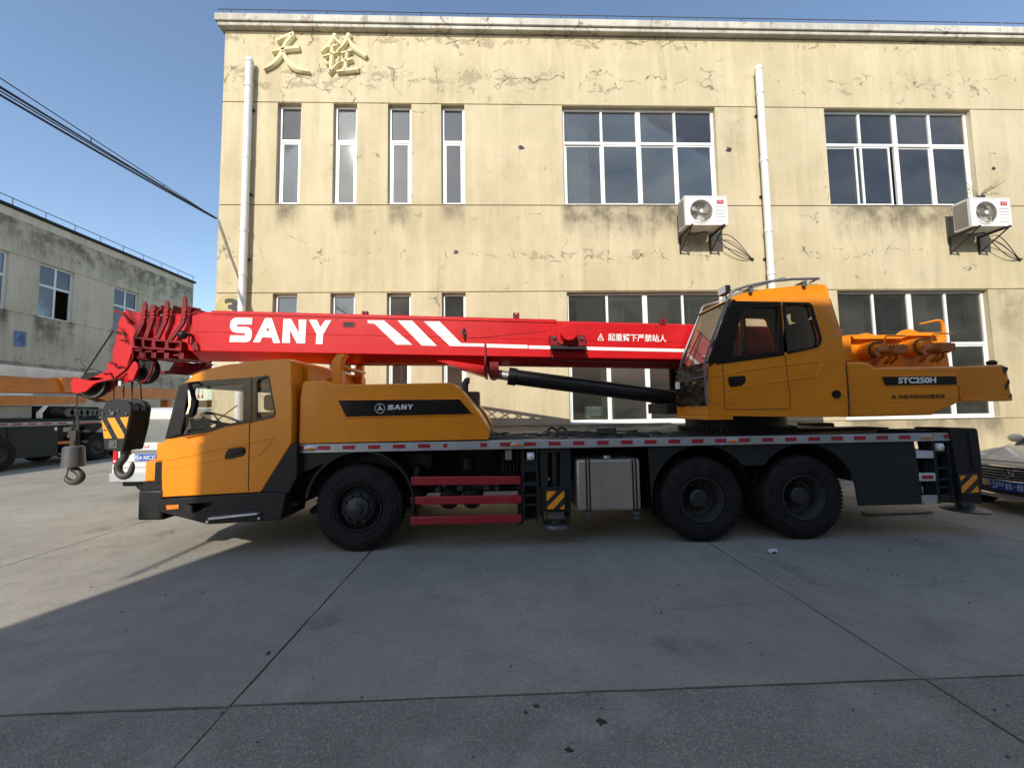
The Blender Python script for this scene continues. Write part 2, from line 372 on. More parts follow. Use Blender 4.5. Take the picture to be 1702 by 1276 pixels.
# ------------------------------------------------------------------ main cream building
W = 8.6; BL, BR, BT = -6.27, 24.0, 10.60
SL = [-4.76, -3.49, -2.24, -1.01]
ZG = [.0, 1.33, 4.38, 6.41, 8.86, BT]
stains = [(c-.27, c+.27, 6.39, .55, .75) for c in SL] + [(1.5, 5.3, 6.40, .85, .85), (7.9, 11.7, 6.40, .75, .85), (7.9, 11.7, 1.32, .5, .6), (1.3, 5.4, 1.32, .5, .6),
          (11.75, 13.6, 4.36, 2.2, .45), (5.4, 6.0, 8.84, 1.9, .28), (1.10, 1.15, 5.95, 1.6, .8), (4.6, 4.75, 5.9, 1.3, .5)]
M['plaster'] = plaster('cream_plaster', (.455,.385,.24), (.55,.475,.32), (.26,.215,.14), stains,
                       [(9.45, .55, 1.0), (10.45, .28, 1.0), (5.25, .25, .62), (9.0, .3, .35)], .38, .55)
M['plaster2'] = plaster('grey_plaster', (.55,.475,.345), (.66,.575,.44), (.20,.18,.145),
                        [(-9, 30, 9.95, 1.5, .8)]+[(c_-.8, c_+.8, 6.1, 1.7, .85) for c_ in (10.35, 12.78, 16.03, 7.2)]+[(-9, 30, 4.0, 1.6, .55)], [(4.0, .8, .7), (8.9, .5, .5)], .55, .3, xaxis=1)
M['coping'] = plaster('coping_concrete', (.36,.34,.29), (.58,.56,.49), (.14,.125,.10), (), ((10.6, .6, .7),), .75, .7)
bld = thing('warehouse_building', 'cream two storey building with peeling plaster and raised characters behind the crane', 'building', (0, W, 0))
def rect3(x0, x1, z0, z1, Y): return [(x0, Y, z0), (x1, Y, z0), (x1, Y, z1), (x0, Y, z1)]
GAP = .012
def band(z0, z1, holes=()):
    hs = [rect3(a, b, c, d, W) for a, b, c, d in holes]
    obj('wall_panel', MB().prism(rect3(BL, BR, z0+GAP, z1-GAP, W), (0, .22, 0), hs), M['plaster'], bld)
LX = [(c-.27, c+.27) for c in SL]; BXU = [(1.56, 5.24), (7.92, 11.60), (14.3, 18.0), (20.0, 23.4)]
band(0, ZG[1]); 
band(ZG[1], ZG[2], [(a, b, ZG[1]+GAP+.005, ZG[2]-GAP-.005) for a, b in LX+BXU])
band(ZG[2], ZG[3]); band(ZG[3], ZG[4], [(a, b, ZG[3]+GAP+.005, ZG[4]-GAP-.005) for a, b in LX+BXU]); band(ZG[4], BT)
core = MB()
for i in range(1, 5):   # backing strips inside the grooves
    core.box(BL+.02, BR-.02, W+.022, W+.20, ZG[i]-.004 if False else ZG[i]-GAP+.001, ZG[i]+GAP-.001)
obj('groove', core, M['plaster'], bld)
obj('side_wall', MB().box(BL, BL+.2, W+.222, 24, 0, BT).box(BR-.2, BR, W+.222, 24, 0, BT).box(BL+.2, BR-.2, 23.8, 24, 0, BT), M['plaster'], bld)
obj('roof', MB().box(BL+.201, BR-.201, W+.222, 23.79, 9.9, 10.05), M['coping'], bld)
obj('cornice', MB().box(BL-.10, BR+.1, W-.13, W+.25, BT+.004, BT+.09).box(BL-.14, BR+.14, W-.17, W+.29, BT+.094, BT+.27), M['coping'], bld, .015)
wr = MB().tube([(BL-.1, W-.12, BT+.40), (BR, W-.12, BT+.40)], .010, 5)
for i in range(28): wr.tube([(BL+.2+i*1.09, W-.12, BT+.26), (BL+.2+i*1.09, W-.12, BT+.41)], .014, 5)
obj('lightning_wire', wr, M['steel'], bld)
# rooms behind the panes
rm = MB()
for z0, z1 in ((1.0, 4.5), (6.0, 9.2)):
    rm.add([(BL+.25, W+.6, z0), (BR-.25, W+.6, z0), (BR-.25, 15, z0), (BL+.25, 15, z0), (BL+.25, W+.6, z1), (BR-.25, W+.6, z1), (BR-.25, 15, z1), (BL+.25, 15, z1)],
           [(0,1,2,3),(4,5,6,7),(2,3,7,6),(0,3,7,4),(1,2,6,5)])
obj('room', rm, M['room'], bld)
for z in (4.3, 9.0):
    for x in range(-5, 22, 3): obj('ceiling_lamp', MB().box(x, x+1.5, W+1.4, W+1.55, z, z+.07), M['white'], bld)
def window(x0, x1, z0, z1, zt, cols, shift=0, wide=True, open_=None):
    """white sliding window set back in its opening: frame, then panes as sub-parts"""
    Y = W+.10; D = .06; f = .055; fr = MB(); n = cols; xw = x1-x0
    fr.box(x0, x0+f, Y, Y+D, z0, z1).box(x1-f, x1, Y, Y+D, z0, z1)
    fr.box(x0+f, x1-f, Y+.001, Y+D-.001, z0, z0+f).box(x0+f, x1-f, Y+.001, Y+D-.001, z1-f, z1)
    fr.box(x0+f, x1-f, Y-.004, Y+D+.004, zt-.035, zt+.035)
    xs = [x0+f+(xw-2*f)*i/n for i in range(n+1)]
    for i in range(1, n):
        ww = .055 if i*2 == n and n > 2 else .026
        fr.box(xs[i]-ww, xs[i]+ww, Y+.002, Y+D-.002, zt+.035, z1-f); fr.box(xs[i]-ww, xs[i]+ww, Y+.003, Y+D-.003, z0+f, zt-.035)
    pn = []
    for i in range(n):
        a, b = xs[i], xs[i+1]
        pn.append(MB().box(a+.01, b-.01, Y+.028, Y+.034, zt+.03, z1-f+.01))
        c, d = z0+f-.005, zt-.03; s = .042; yo = Y+(.008 if i % 2 else .030)-(.0 if n > 1 else .02)
        o = 0
        if open_ == i: o = -.16
        a2, b2 = a+o+.004, b+o-.004
        fr.box(a2, a2+s, yo, yo+.026, c, d).box(b2-s, b2, yo, yo+.026, c, d).box(a2+s, b2-s, yo+.001, yo+.025, c, c+s).box(a2+s, b2-s, yo+.001, yo+.025, d-s, d)
        pn.append(MB().box(a2+s-.005, b2-s+.005, yo+.010, yo+.015, c+s-.005, d-s+.005))
    wo = obj('window', fr, M['upvc'], bld, .004, seg=1)
    for q in pn: obj('pane', q, M['glass'], wo)
    sl = MB().box(x0-.0, x1+.0, W-.012, Y-.001, z0-.012, z0+.004)
    obj('sill', sl, M['coping'], wo)
for a, b in LX:
    window(a+.004, b-.004, ZG[3]+.02, ZG[4]-.02, 7.99, 1); window(a+.004, b-.004, ZG[1]+.02, ZG[2]-.02, 3.10, 1)
for k, (a, b) in enumerate(BXU):
    window(a+.004, b-.004, ZG[3]+.02, ZG[4]-.02, 7.99, 4, open_=1 if k == 1 else None); window(a+.004, b-.004, ZG[1]+.02, ZG[2]-.02, 3.10, 4)
for x, w_, z0, z1 in ((1.75, .5, 6.5, 8.8), (11.0, .5, 6.5, 8.8), (-4.9, .25, 6.45, 8.8), (10.9, .6, 1.4, 4.3), (8.0, .4, 1.4, 4.3), (2.4, .3, 1.4, 3.0), (-2.5, .25, 1.4, 4.3)):
    k = 14; pts = [(x+w_*i/k, W+.42+.03*math.sin(i*2.1), z0) for i in range(k+1)]
    cu = MB().add(pts+[(p[0], p[1], z1) for p in pts], [(i, i+1, k+2+i, k+1+i) for i in range(k)])
    obj('curtain', cu, M['curtain'], bld)
# things standing on the inner sill of the lower window
cl = MB().box(2.05, 2.5, W+.5, W+.75, 1.33, 1.75).box(2.15, 2.40, W+.45, W+.5, 1.5, 1.72)
obj('sill_box', cl, M['cream3'], bld, .02)
for i in range(5):   # sheet damage: small holes with dark rim
    pass
for x, z, r in ((.58, 7.80, .07), (5.53, 7.78, .075), (-.95, 5.30, .06), (12.05, 7.35, .05)):
    h = MB(); k = 9
    h.prism([(x+r*(1+.35*math.sin(3.1*i+x))*math.cos(2*math.pi*i/k), W-.006, z+r*.8*(1+.3*math.cos(2.3*i))*math.sin(2*math.pi*i/k)) for i in range(k)], (0, .005, 0))
    hp = obj('wall_hole', h, M['rust'], bld)
    obj('hole_shade_disc', MB().cyl((x, W-.010, z), (x, W-.002, z), r*.5, n=9), M['dark'], hp)  # solid dark disc, painted shade for the depth of the hole
# raised characters
c1 = crop(350, 10, 3.544)
def stroke(pts, ws):
    """brush stroke: centre line in photo points, half widths in the same unit"""
    pp = c1(pts); pp = [P(x, y, W) for x, y in pp]; ws = [q/3.544/640*8.6 for q in ws]
    # refine
    fine = []; fw = []
    for i in range(len(pp)-1):
        for k in range(6):
            t_ = k/6; fine.append(pp[i].lerp(pp[i+1], t_)); fw.append(ws[i]*(1-t_)+ws[i+1]*t_)
    fine.append(pp[-1]); fw.append(ws[-1])
    for _ in range(3):
        fine = [fine[0]]+[(fine[i-1]+fine[i]*2+fine[i+1])/4 for i in range(1, len(fine)-1)]+[fine[-1]]
    mb = MB(); n = len(fine); vs = []
    for i, p in enumerate(fine):
        d = fine[min(i+1, n-1)]-fine[max(i-1, 0)]; nn = Vector((-d.z, 0, d.x)).normalized(); q = fw[i]
        vs += [p+nn*q, p+nn*q+Vector((0, -.05, 0)), p+nn*q*.45+Vector((0, -.085, 0)), p-nn*q*.45+Vector((0, -.085, 0)), p-nn*q+Vector((0, -.05, 0)), p-nn*q]
    fs = [(i*6+j, i*6+j+1, i*6+7+j, i*6+6+j) for i in range(n-1) for j in range(5)] + [(0,1,2,3,4,5), tuple(n*6-6+j for j in range(6))]
    return mb.add(vs, fs)
def character(strokes):
    mb = MB()
    for pts, ws in strokes:
        q = stroke(pts, ws); mb.add(q.v, q.f)
    return mb
obj('raised_character', character([([(398,225),(440,200),(500,178)], [10,16,20]), ([(370,285),(440,270),(530,258)], [9,14,20]),
    ([(492,185),(450,235),(425,300),(380,355),(322,390)], [16,18,19,15,5]), ([(432,285),(460,340),(510,380),(588,402)], [10,16,22,8])]), M['plast_raised'], bld)
obj('raised_character', character([([(740,182),(715,235),(658,290)], [16,15,4]), ([(735,200),(762,228),(775,245)], [6,12,6]), ([(690,262),(725,255),(755,246)], [7,10,10]),
    ([(668,315),(715,300),(760,288)], [7,11,10]), ([(722,255),(718,330),(712,405)], [12,13,11]), ([(680,330),(690,350),(697,362)], [5,10,4]), ([(765,318),(755,340),(745,352)], [9,9,4]),
    ([(705,408),(735,375),(768,345)], [13,10,5]),
    ([(822,180),(795,240),(745,290)], [18,14,4]), ([(815,205),(850,265),(922,312)], [9,17,13]), ([(775,295),(810,285),(838,278)], [9,12,10]),
    ([(775,345),(808,337),(842,328)], [8,12,10]), ([(750,402),(810,392),(876,385)], [10,15,17]), ([(812,285),(802,340),(796,395)], [12,12,12])]), M['plast_raised'], bld)
# number disc
dc = obj('number_disc', MB().cyl((-5.94, W-.03, 4.05), (-5.94, W-.001, 4.05), .30, n=40), M['sign'], bld)
obj('number', text_mb('3', P(373, 496, W-.034), P(396, 496, W-.034), P(373, 525, W-.034), bold=.04), M['printblk'], dc)
# downpipes
for x, zt in ((-5.61, 9.72), (6.27, 9.70)):
    pp = MB().cyl((x, W-.13, .1), (x, W-.13, zt), .075, n=18)
    for z in (zt-.62, zt-2.3, zt-4.0, zt-5.0, zt-6.1): pp.cyl((x, W-.13, z), (x, W-.13, z+.10), .085, n=18)
    pp.cyl((x, W-.13, zt-.02), (x, W-.13, zt+.07), .086, .07, n=18); pp.cyl((x, W-.13, zt-.03), (x, W+.05, zt-.03), .05)
    dp = obj('downpipe', pp, M['pvc'], bld)
    cb = MB()
    for z in (zt-1.1, zt-3.1, zt-4.6, zt-6.8): cb.box(x-.08, x+.08, W-.06, W-.001, z, z+.03)
    obj('pipe_clip', cb, M['bracket'], dp)

# ------------------------------------------------------------------ air conditioners
def make_ac(label, px, py):
    f = P(px, py, 8.05); x0 = f.x; z1 = f.z; WD, HT, DP = .95, .64, .33; Y0, Y1 = 8.05, 8.38
    a = thing('air_conditioner', label, 'air conditioner', (x0+WD/2, Y1, z1-HT), 'air conditioner units on the cream wall')
    z0 = z1-HT; cx, cz, R_ = x0+.36, z0+.315, .255
    ring = [(cx+R_*math.cos(2*math.pi*i/36), Y0, cz+R_*math.sin(2*math.pi*i/36)) for i in range(36)]
    cs = MB().prism(rect3(x0, x0+WD, z0, z1, Y0), (0, .02, 0), [ring]).box(x0, x0+.02, Y0+.021, Y1, z0, z1).box(x0+WD-.02, x0+WD, Y0+.021, Y1, z0, z1).box(x0-.004, x0+WD+.004, Y0-.004, Y1, z1, z1+.02).box(x0+.02, x0+WD-.02, Y0+.021, Y1, z0, z0+.02)
    cso = obj('casing', cs, M['acwhite'], a)
    sl = MB()
    for i in range(5): sl.box(x0+.68, x0+.90, Y0-.004, Y0-.001, z0+.10+i*.075, z0+.108+i*.075)
    obj('casing_rib', sl, M['acgrey'], cso)
    cf = MB().box(x0-.006, x0-.001, Y0+.05, Y1-.02, z0+.03, z1-.03)
    obj('fin_panel', cf, M['acgrey'], a)
    obj('fan_back', MB().cyl((cx, Y0+.12, cz), (cx, Y0+.13, cz), R_+.02, n=36), M['acgrey'], a)
    fb = MB()
    for k in range(3):
        a0 = k*2.094; pts = []
        for j in range(5):
            t_ = a0+j*.22; r0, r1 = .05, .22-.01*abs(j-2)
            pts.append((Vector((cx+r0*math.cos(t_), Y0+.09-.012*j, cz+r0*math.sin(t_))), Vector((cx+r1*math.cos(t_), Y0+.09-.02*j, cz+r1*math.sin(t_)))))
        fb.add([q for p in pts for q in p], [(2*j, 2*j+1, 2*j+3, 2*j+2) for j in range(4)])
    obj('fan', fb, M['acwhite'], a)
    gr = MB()
    for r in [.03+i*.028 for i in range(9)]: gr.lathe((cx, Y0-.008, cz), [(r-.0035, -.002), (r+.0035, -.002), (r+.0035, .002), (r-.0035, .002)], 36, close=True)
    for k in range(12):
        t_ = k*math.pi/6; gr.tube([(cx+.03*math.cos(t_), Y0-.008, cz+.03*math.sin(t_)), (cx+(R_+.005)*math.cos(t_), Y0-.006, cz+(R_+.005)*math.sin(t_))], .003, 4)
    obj('grille', gr, M['acgrey'], a)
    obj('grille_rim', MB().lathe((cx, Y0, cz), [(R_-.005, -.012), (R_+.018, -.012), (R_+.02, .004), (R_-.005, .004)], 36, close=True), M['acwhite'], a)
    obj('fan_hub', MB().cyl((cx, Y0-.016, cz), (cx, Y0-.002, cz), .04, n=20), M['white'], a)
    bd = obj('badge', MB().box(x0+.72, x0+.87, Y0-.004, Y0-.0005, z1-.16, z1-.075), M['tclred'], a)
    obj('badge_lettering', text_mb('TCL', (x0+.745, Y0-.006, z1-.10), (x0+.845, Y0-.006, z1-.10), (x0+.745, Y0-.006, z1-.135), .002), M['print'], bd)
    for bx in (x0+.10, x0+WD-.14):
        br = MB().box(bx, bx+.04, Y0-.06, W, z0-.045, z0-.003).box(bx+.005, bx+.035, W-.035, W-.001, z0-.42, z0-.046)
        br.tube([(bx+.02, Y0-.02, z0-.04), (bx+.02, W-.02, z0-.40)], .016, 6)
        obj('bracket', br, M['bracket'], a)
    cb = MB(); ex = x0+WD+.86
    for k, dz in enumerate((.0, .16, .28)):
        s_ = Vector((x0+WD-.05, Y1+.05, z0-.08-.03*k)); e_ = Vector((ex, W-.01, z0-.56))
        pts = []
        for i in range(15):
            u = i/14; p = s_.lerp(e_, u); p.z += (.26-.20*k)*math.sin(math.pi*u); p.x += .05*math.sin(math.pi*u)*(k-1); p.y = min(p.y, W-.02); pts.append(p)
        cb.tube(pts, .009, 6)
    cb.ball((ex, W-.02, z0-.56), .035)
    cb.tube([(x0+.4+.2*math.cos(t_/8), Y1-.1, z0-.06+.035*math.sin(t_/8*2)-.02) for t_ in range(0, 26)], .012, 5)
    obj('cable', cb, M['cable'], a)
    return a
make_ac('white air conditioner unit with badge on brackets below the middle wide window', 1137.5, 327)
ac2 = make_ac('white air conditioner unit at the right edge with a potted plant on its lid', 1611, 330)
# potted plant on the second unit
q = P(1640, 325, 8.2)
pl = thing('potted_plant', 'small leafy plant in a pot on top of the right air conditioner', 'plant', (q.x, 8.22, q.z))
q.z = BASE[ac2.name].z+.66
obj('pot', MB().cyl((q.x-.15, 8.22, q.z), (q.x-.15, 8.22, q.z+.11), .07, .09, n=14), M['bracket'], pl)
sm, lf = MB(), MB()
for k in range(11):
    a0 = random.uniform(-.35, .9); r_ = random.uniform(.25, .62); tilt = random.uniform(.1, .35); s_ = 1 if k % 4 else -1
    pts = [Vector((q.x-.15+s_*r_*u*math.cos(a0*.6), 8.22+.15*u*math.sin(k*2.4), q.z+.1+tilt*u+.03*math.sin(u*3))) for u in (0, .33, .66, 1)]
    sm.tube(pts, .004, 4)
    for u in range(1, 12):
        c_ = pts[0].lerp(pts[3], u/11); c_.z = q.z+.1+tilt*u/11+.02
        d = Vector((random.uniform(-1, 1), random.uniform(-.6, .6), random.uniform(-.3, .7))).normalized(); sd_ = d.orthogonal().normalized()*.011; L = random.uniform(.035, .06)
        lf.add([c_, c_+d*L*.5+sd_, c_+d*L, c_+d*L*.5-sd_], [(0, 1, 2, 3)])
obj('stem', sm, M['wood'], pl); obj('foliage', lf, M['leaf'], pl)

# ------------------------------------------------------------------ overhead cable bundle
cbm = []
for k in range(6):
    rng = random.Random(k); pts = []
    for i in range(25):
        u = i/24; p = Vector((-6.29, 8.57, 6.07)).lerp(Vector((-7.55, -6, 7.0)), u)
        p.z -= .38*math.sin(math.pi*u)*1.0+ (k-2.5)*.032*math.sin(math.pi*min(1, u*1.6)) ; p.x += (k % 3-1)*.03*math.sin(u*9+k); pts.append(p)
    cbm.append(pts)
ct = thing('cable_bundle', 'bundle of black overhead cables running from the building corner across the sky', 'cable', (-6.29, 8.57, 6.07))
for k, pts in enumerate(cbm): obj('strand', MB().tube(pts, .012 if k < 2 else .009, 6), M['cable'], ct)
mw = [p+Vector((0, 0, .17*math.sin(math.pi*i/24))) for i, p in enumerate(cbm[0])]
hk = MB().tube(mw, .008, 5)
for i in range(2, 23, 2): hk.tube([mw[i], cbm[0][i]], .007, 4)
obj('carrier_wire', hk, M['cable'], ct)

# ------------------------------------------------------------------ grey building at the left, seen along its front
GX = -20.0
gb = thing('grey_building', 'grey stained two storey building on the left with blue number sign', 'building', (GX, 5, 0))
gz = [0, 4.1, 6.2, 8.55, 10.3]
wA = [PX(66, 470, GX).y, PX(122, 490, GX).y]; wdt = 1.36
cent = [3.4, 6.6, 9.0, 12.2, 15.35, 17.78, 21.03]
za, zb = PX(70, 527, GX).z, PX(70, 437, GX).z
gend = PX(322, 470, GX).y
cent = [c_ for c_ in cent if c_ < gend-1.6]
def rectX(y0, y1, z0, z1, X): return [(X, y0, z0), (X, y1, z0), (X, y1, z1), (X, y0, z1)]
def bandx(z0, z1, holes=()):
    obj('wall_panel', MB().prism(rectX(-4, gend, z0+.012, z1-.012, GX), (-.22, 0, 0), [rectX(a, b, c_, d, GX) for a, b, c_, d in holes]), M['plaster2'], gb)
bandx(0, za-.02); bandx(za-.02, zb+.02, [(c_-wdt/2, c_+wdt/2, za, zb) for c_ in cent]); bandx(zb+.02, 10.3)
obj('back_wall', MB().box(GX-14, GX-.222, gend-.2, gend, 0, 10.3).box(GX-.21, GX-.03, -4, gend-.21, za-.035, za-.005).box(GX-.21, GX-.03, -4, gend-.21, zb+.005, zb+.035).box(GX-14, GX-.222, -4, -3.8, 0, 10.3), M['plaster2'], gb)
obj('roof', MB().box(GX-14, GX+.10, -4.1, gend+.1, 10.304, 10.42), M['chassis'], gb, .01)
rr = MB().tube([(GX+.02, -4, 10.72), (GX+.02, gend, 10.72)], .018, 5)
for i in range(26): rr.tube([(GX+.02, -3.9+i*1.17, 10.42), (GX+.02, -3.9+i*1.17, 10.73)], .016, 4)
obj('lightning_wire', rr, M['steel'], gb)
obj('room', MB().add([(GX-.6, -3.7, za-.3), (GX-.6, gend-.3, za-.3), (GX-6, gend-.3, za-.3), (GX-6, -3.7, za-.3), (GX-.6, -3.7, zb+.3), (GX-.6, gend-.3, zb+.3), (GX-6, gend-.3, zb+.3), (GX-6, -3.7, zb+.3)],
    [(0,1,2,3),(4,5,6,7),(2,3,7,6),(0,3,7,4),(1,2,6,5)]), M['room'], gb)
for k, c_ in enumerate(cent):
    y0, y1 = c_-wdt/2+.004, c_+wdt/2-.004; f = .07; fr = MB(); X0, X1 = GX-.16, GX-.10; zt = za+(zb-za)*.60; z0_, z1_ = za+.004, zb-.004
    fr.box(X0, X1, y0, y0+f, z0_, z1_).box(X0, X1, y1-f, y1, z0_, z1_).box(X0+.001, X1-.001, y0+f, y1-f, z0_, z0_+f).box(X0+.001, X1-.001, y0+f, y1-f, z1_-f, z1_)
    fr.box(X0-.003, X1+.003, y0+f, y1-f, zt-.05, zt+.05).box(X0+.002, X1-.002, c_-.04, c_+.04, zt+.05, z1_-f).box(X0+.002, X1-.002, c_-.04, c_+.04, z0_+f, zt-.05)
    wo = obj('window', fr, M['upvc'], gb)
    pp_ = [(y0+f-.01, c_-.03, zt+.04, z1_-f+.01), (c_+.03, y1-f+.01, zt+.04, z1_-f+.01), (y0+f-.01, c_-.03, z0_+f-.01, zt-.04)]
    if k != 5 and k != 2: pp_.append((c_+.03, y1-f+.01, z0_+f-.01, zt-.04))
    for a, b, e_, d in pp_: obj('pane', MB().box(X0+.025, X0+.032, a, b, e_, d), M['glass'], wo)
sg = [PX(24, 549, GX+.02), PX(44, 551.5, GX+.02), PX(43, 577, GX+.02), PX(24, 575, GX+.02)]
sgo = obj('number_sign', MB().prism(sg, (-.019, 0, 0)), M['signblue'], gb)
obj('number', text_mb('4', PX(28, 553, GX+.026), PX(41, 555, GX+.026), PX(28, 573, GX+.026)), paint('faded_blue', (.08,.13,.28), .6), sgo)

# ------------------------------------------------------------------ building across the yard, behind the camera
ob = thing('facing_building', 'plain cream building across the yard that throws the shade over the crane', 'building', (0, -6, 0))
OT = 10.36; OX = -7.35
hs = [(OX+1.2+i*4.2, OX+3.9+i*4.2, z, z+2.2) for i in range(9) for z in (1.4, 6.3)]
obj('wall', MB().prism(rect3(OX, 34, 0, OT, -6), (0, -.3, 0), [rect3(a, b, c_, d, -6) for a, b, c_, d in hs]).box(OX, OX+.3, -18, -6.302, 0, OT).box(33.7, 34, -18, -6.302, 0, OT).box(OX+.3, 33.7, -18, -17.7, 0, OT), M['plaster2'], ob)
obj('roof', MB().box(OX+.31, 33.69, -17.69, -6.31, 9.9, 10.1), M['coping'], ob)
for a, b, c_, d in hs:
    wo = obj('window', MB().box(a, a+.06, -6.2, -6.12, c_, d).box(b-.06, b, -6.2, -6.12, c_, d).box(a+.06, b-.06, -6.19, -6.13, c_, c_+.06).box(a+.06, b-.06, -6.19, -6.13, d-.06, d).box((a+b)/2-.03, (a+b)/2+.03, -6.18, -6.14, c_+.06, d-.06), M['upvc'], ob)
    obj('pane', MB().box(a+.05, b-.05, -6.17, -6.165, c_+.05, d-.05), M['cardark'], wo)

# ================================================================== the truck crane
YN, YC, YFAR = 4.80, 6.05, 7.30          # near side, centre line, far side of the carrier
tr = thing('truck_crane', 'yellow three axle truck crane with red telescopic boom and white lettering', 'truck crane', (1.5, YC, 0))
c3 = crop(480, 460, 4.0524); c4 = crop(480, 680, 4.0524); c5 = crop(840, 680, 4.0524); c6 = crop(1240, 680, 3.684); c7 = crop(1100, 440, 4.253)
c8 = crop(230, 580, 4.2517); ca = crop(1380, 460, 4.556); cb_ = crop(1500, 690, 7.0875); cw = crop(1390, 520, 8.105); ch = crop(90, 480, 5.673); ck_ = crop(100, 640, 7.0875)
cs_ = crop(340, 460, 10.636); cl_ = crop(300, 500, 5.006); c5b = crop(780, 460, 4.0524); c6b = crop(480, 560, 8.51)

def shell(outer, holes, Y0, Y1, skip=(), reveal=.04, taper=None, farholes=True):
    """hollow body: side outline near and far with window openings, skins between; skip = outline edges left open"""
    mb = MB(); O = poly(outer, Y0); H = [poly(h, Y0) for h in holes]; loops = [O]+H; flat = [p for l in loops for p in l]; n = len(flat)
    tri = [tuple(t) for t in tessellate_polygon(loops)]
    tf = tri if farholes else [tuple(t) for t in tessellate_polygon([O])]
    far = [Vector((p.x, Y1, p.z)) for p in flat]
    fs = tri+[tuple(i+n for i in reversed(t)) for t in tf]; k = len(O)
    for i in range(k):
        if i not in skip: a, b = i, (i+1) % k; fs.append((a, b, b+n, a+n))
    mb.add(flat+far, fs); o = k
    for h in H:
        m_ = len(h)
        for Ya, dy in ((Y0, reveal),)+(((Y1, -reveal),) if farholes else ()):
            mb.add([Vector((p.x, Ya, p.z)) for p in h]+[Vector((p.x, Ya+dy, p.z)) for p in h], [(i, (i+1) % m_, m_+(i+1) % m_, m_+i) for i in range(m_)])
    return mb
def lining(name, outer, holes, Y0, Y1, parent, skip=()):
    mb = shell(inset_poly(outer, .035), [inset_poly(h, -.10) for h in holes], Y0+.035, Y1-.035, skip, .001); return obj(name, mb, M['seat'], parent)
def inset_poly(pts, d):
    cx = sum(p[0] for p in pts)/len(pts); cy = sum(p[1] for p in pts)/len(pts)
    return [(x+(cx-x)*d, y+(cy-y)*d) for x, y in pts]
def both(name, mb, mat, parent, bevel=0):   # one part on the near side, its twin on the far side
    o = obj(name, mb, mat, parent, bevel); q = MB(); q.v = [Vector((p.x, 2*YC-p.y, p.z)) for p in mb.v]; q.f = list(mb.f); obj(name, q, mat, parent, bevel); return o

# ---- wheels -------------------------------------------------------
def wheel(c, R, wd, rear, parent_thing):
    c = Vector(c); y0 = 0.0
    w2 = wd
    prof = [(.285, .045), (.30, .012), (.335, .002), (.338, -.004), (.346, -.004), (.349, .001), (.40, -.004), (.403, -.009), (.412, -.009), (.415, -.003), (.445, .006), (.448, .001), (.456, .003), (.459, .010), (R-.055, .020), (R-.026, .034), (R-.012, .050),
            (R-.012, w2-.050), (R-.022, w2-.035), (R-.06, w2-.015), (.40, w2), (.30, w2-.02), (.285, w2-.05)]
    ty = MB().lathe(c, prof, 64, close=True)
    n = 66
    for i in range(n):     # shoulder lugs and centre ribs
        a = 2*math.pi*i/n
        for ya, yb, da in ((.030, .095, 0), (w2*.5-.045, w2*.5+.045, .5), (w2-.095, w2-.03, 0)):
            t0 = a+da*2*math.pi/n-.026; t1 = t0+.062; sk_ = .014
            q = []
            for r in (R-.022, R-.0005):
                for yy, s in ((ya, 0), (yb, sk_)):
                    for tt in (t0, t1): q.append(c+Vector((r*math.cos(tt+s), yy, r*math.sin(tt+s))))
            ty.add(q, [(0,1,3,2),(4,6,7,5),(0,4,5,1),(2,3,7,6),(0,2,6,4),(1,5,7,3)])
    wo = obj('wheel', ty, M['tyre'], parent_thing, smooth=.5)
    rim = MB()
    if not rear:
        rim.lathe(c, [(.29, .03), (.282, .010), (.268, .012), (.262, .05), (.248, .075), (.215, .055), (.205, .02), (.19, .005), (.14, -.002), (.13, -.002)], 48)
        for i in range(8):
            a = 2*math.pi*(i+.3)/8; p = c+Vector((.232*math.cos(a), .058, .232*math.sin(a)))
            rim.ball(p, .018, (1, .4, 1), 8, 5)
    else:
        rim.lathe(c, [(.29, .03), (.282, .008), (.268, .010), (.262, .045), (.250, .06), (.240, .12), (.232, .19), (.19, .215), (.12, .215), (.11, .20)], 48)
    obj('rim', rim, M['chassis'] if not rear else M['rimgrey'], wo)
    hub = MB()
    if not rear:
        hub.lathe(c, [(.14, .0), (.135, -.03), (.10, -.045), (.072, -.05), (.068, -.075), (.05, -.082), (.0, -.084)], 32)
        for i in range(10):
            a = 2*math.pi*i/10+.2; p = c+Vector((.168*math.cos(a), 0, .168*math.sin(a))); hub.cyl(p+Vector((0, .005, 0)), p+Vector((0, -.035, 0)), .0165, .014, 6)
        for i in range(12):
            a = 2*math.pi*i/12; p = c+Vector((.112*math.cos(a), 0, .112*math.sin(a))); hub.cyl(p, p+Vector((0, -.045, 0)), .008, n=6)
    else:
        hub.lathe(c, [(.125, .22), (.12, .12), (.115, .085), (.095, .07), (.0, .068)], 32)
        for i in range(10):
            a = 2*math.pi*i/10+.1; p = c+Vector((.165*math.cos(a), 0, .165*math.sin(a))); hub.cyl(p+Vector((0, .22, 0)), p+Vector((0, .17, 0)), .016, n=6)
        for i in range(8):
            a = 2*math.pi*i/8; p = c+Vector((.085*math.cos(a), .072, .085*math.sin(a))); hub.cyl(p, p+Vector((0, -.012, 0)), .011, n=6)
    obj('hub', hub, M['hubdark'], wo)
    return wo
M['rimgrey'] = paint('rim_dark', (.035,.036,.038), .5, .2, dirt=.3, dcol=(.07,.06,.05)); M['hubdark'] = paint('hub_dark', (.035,.037,.040), .45, .3, dirt=.25, dcol=(.09,.08,.07))
WX = [(-1.745, .52, False), (2.54, .52, True), (3.86, .525, True)]
RW = .528
wf = wheel((WX[0][0], YN+.05, RW), RW, .29, False, tr)
duppart(wf, (0, 1.95+.16, 0), tr)
wr_ = wheel((WX[1][0], YN+.06, RW), RW, .28, True, tr)
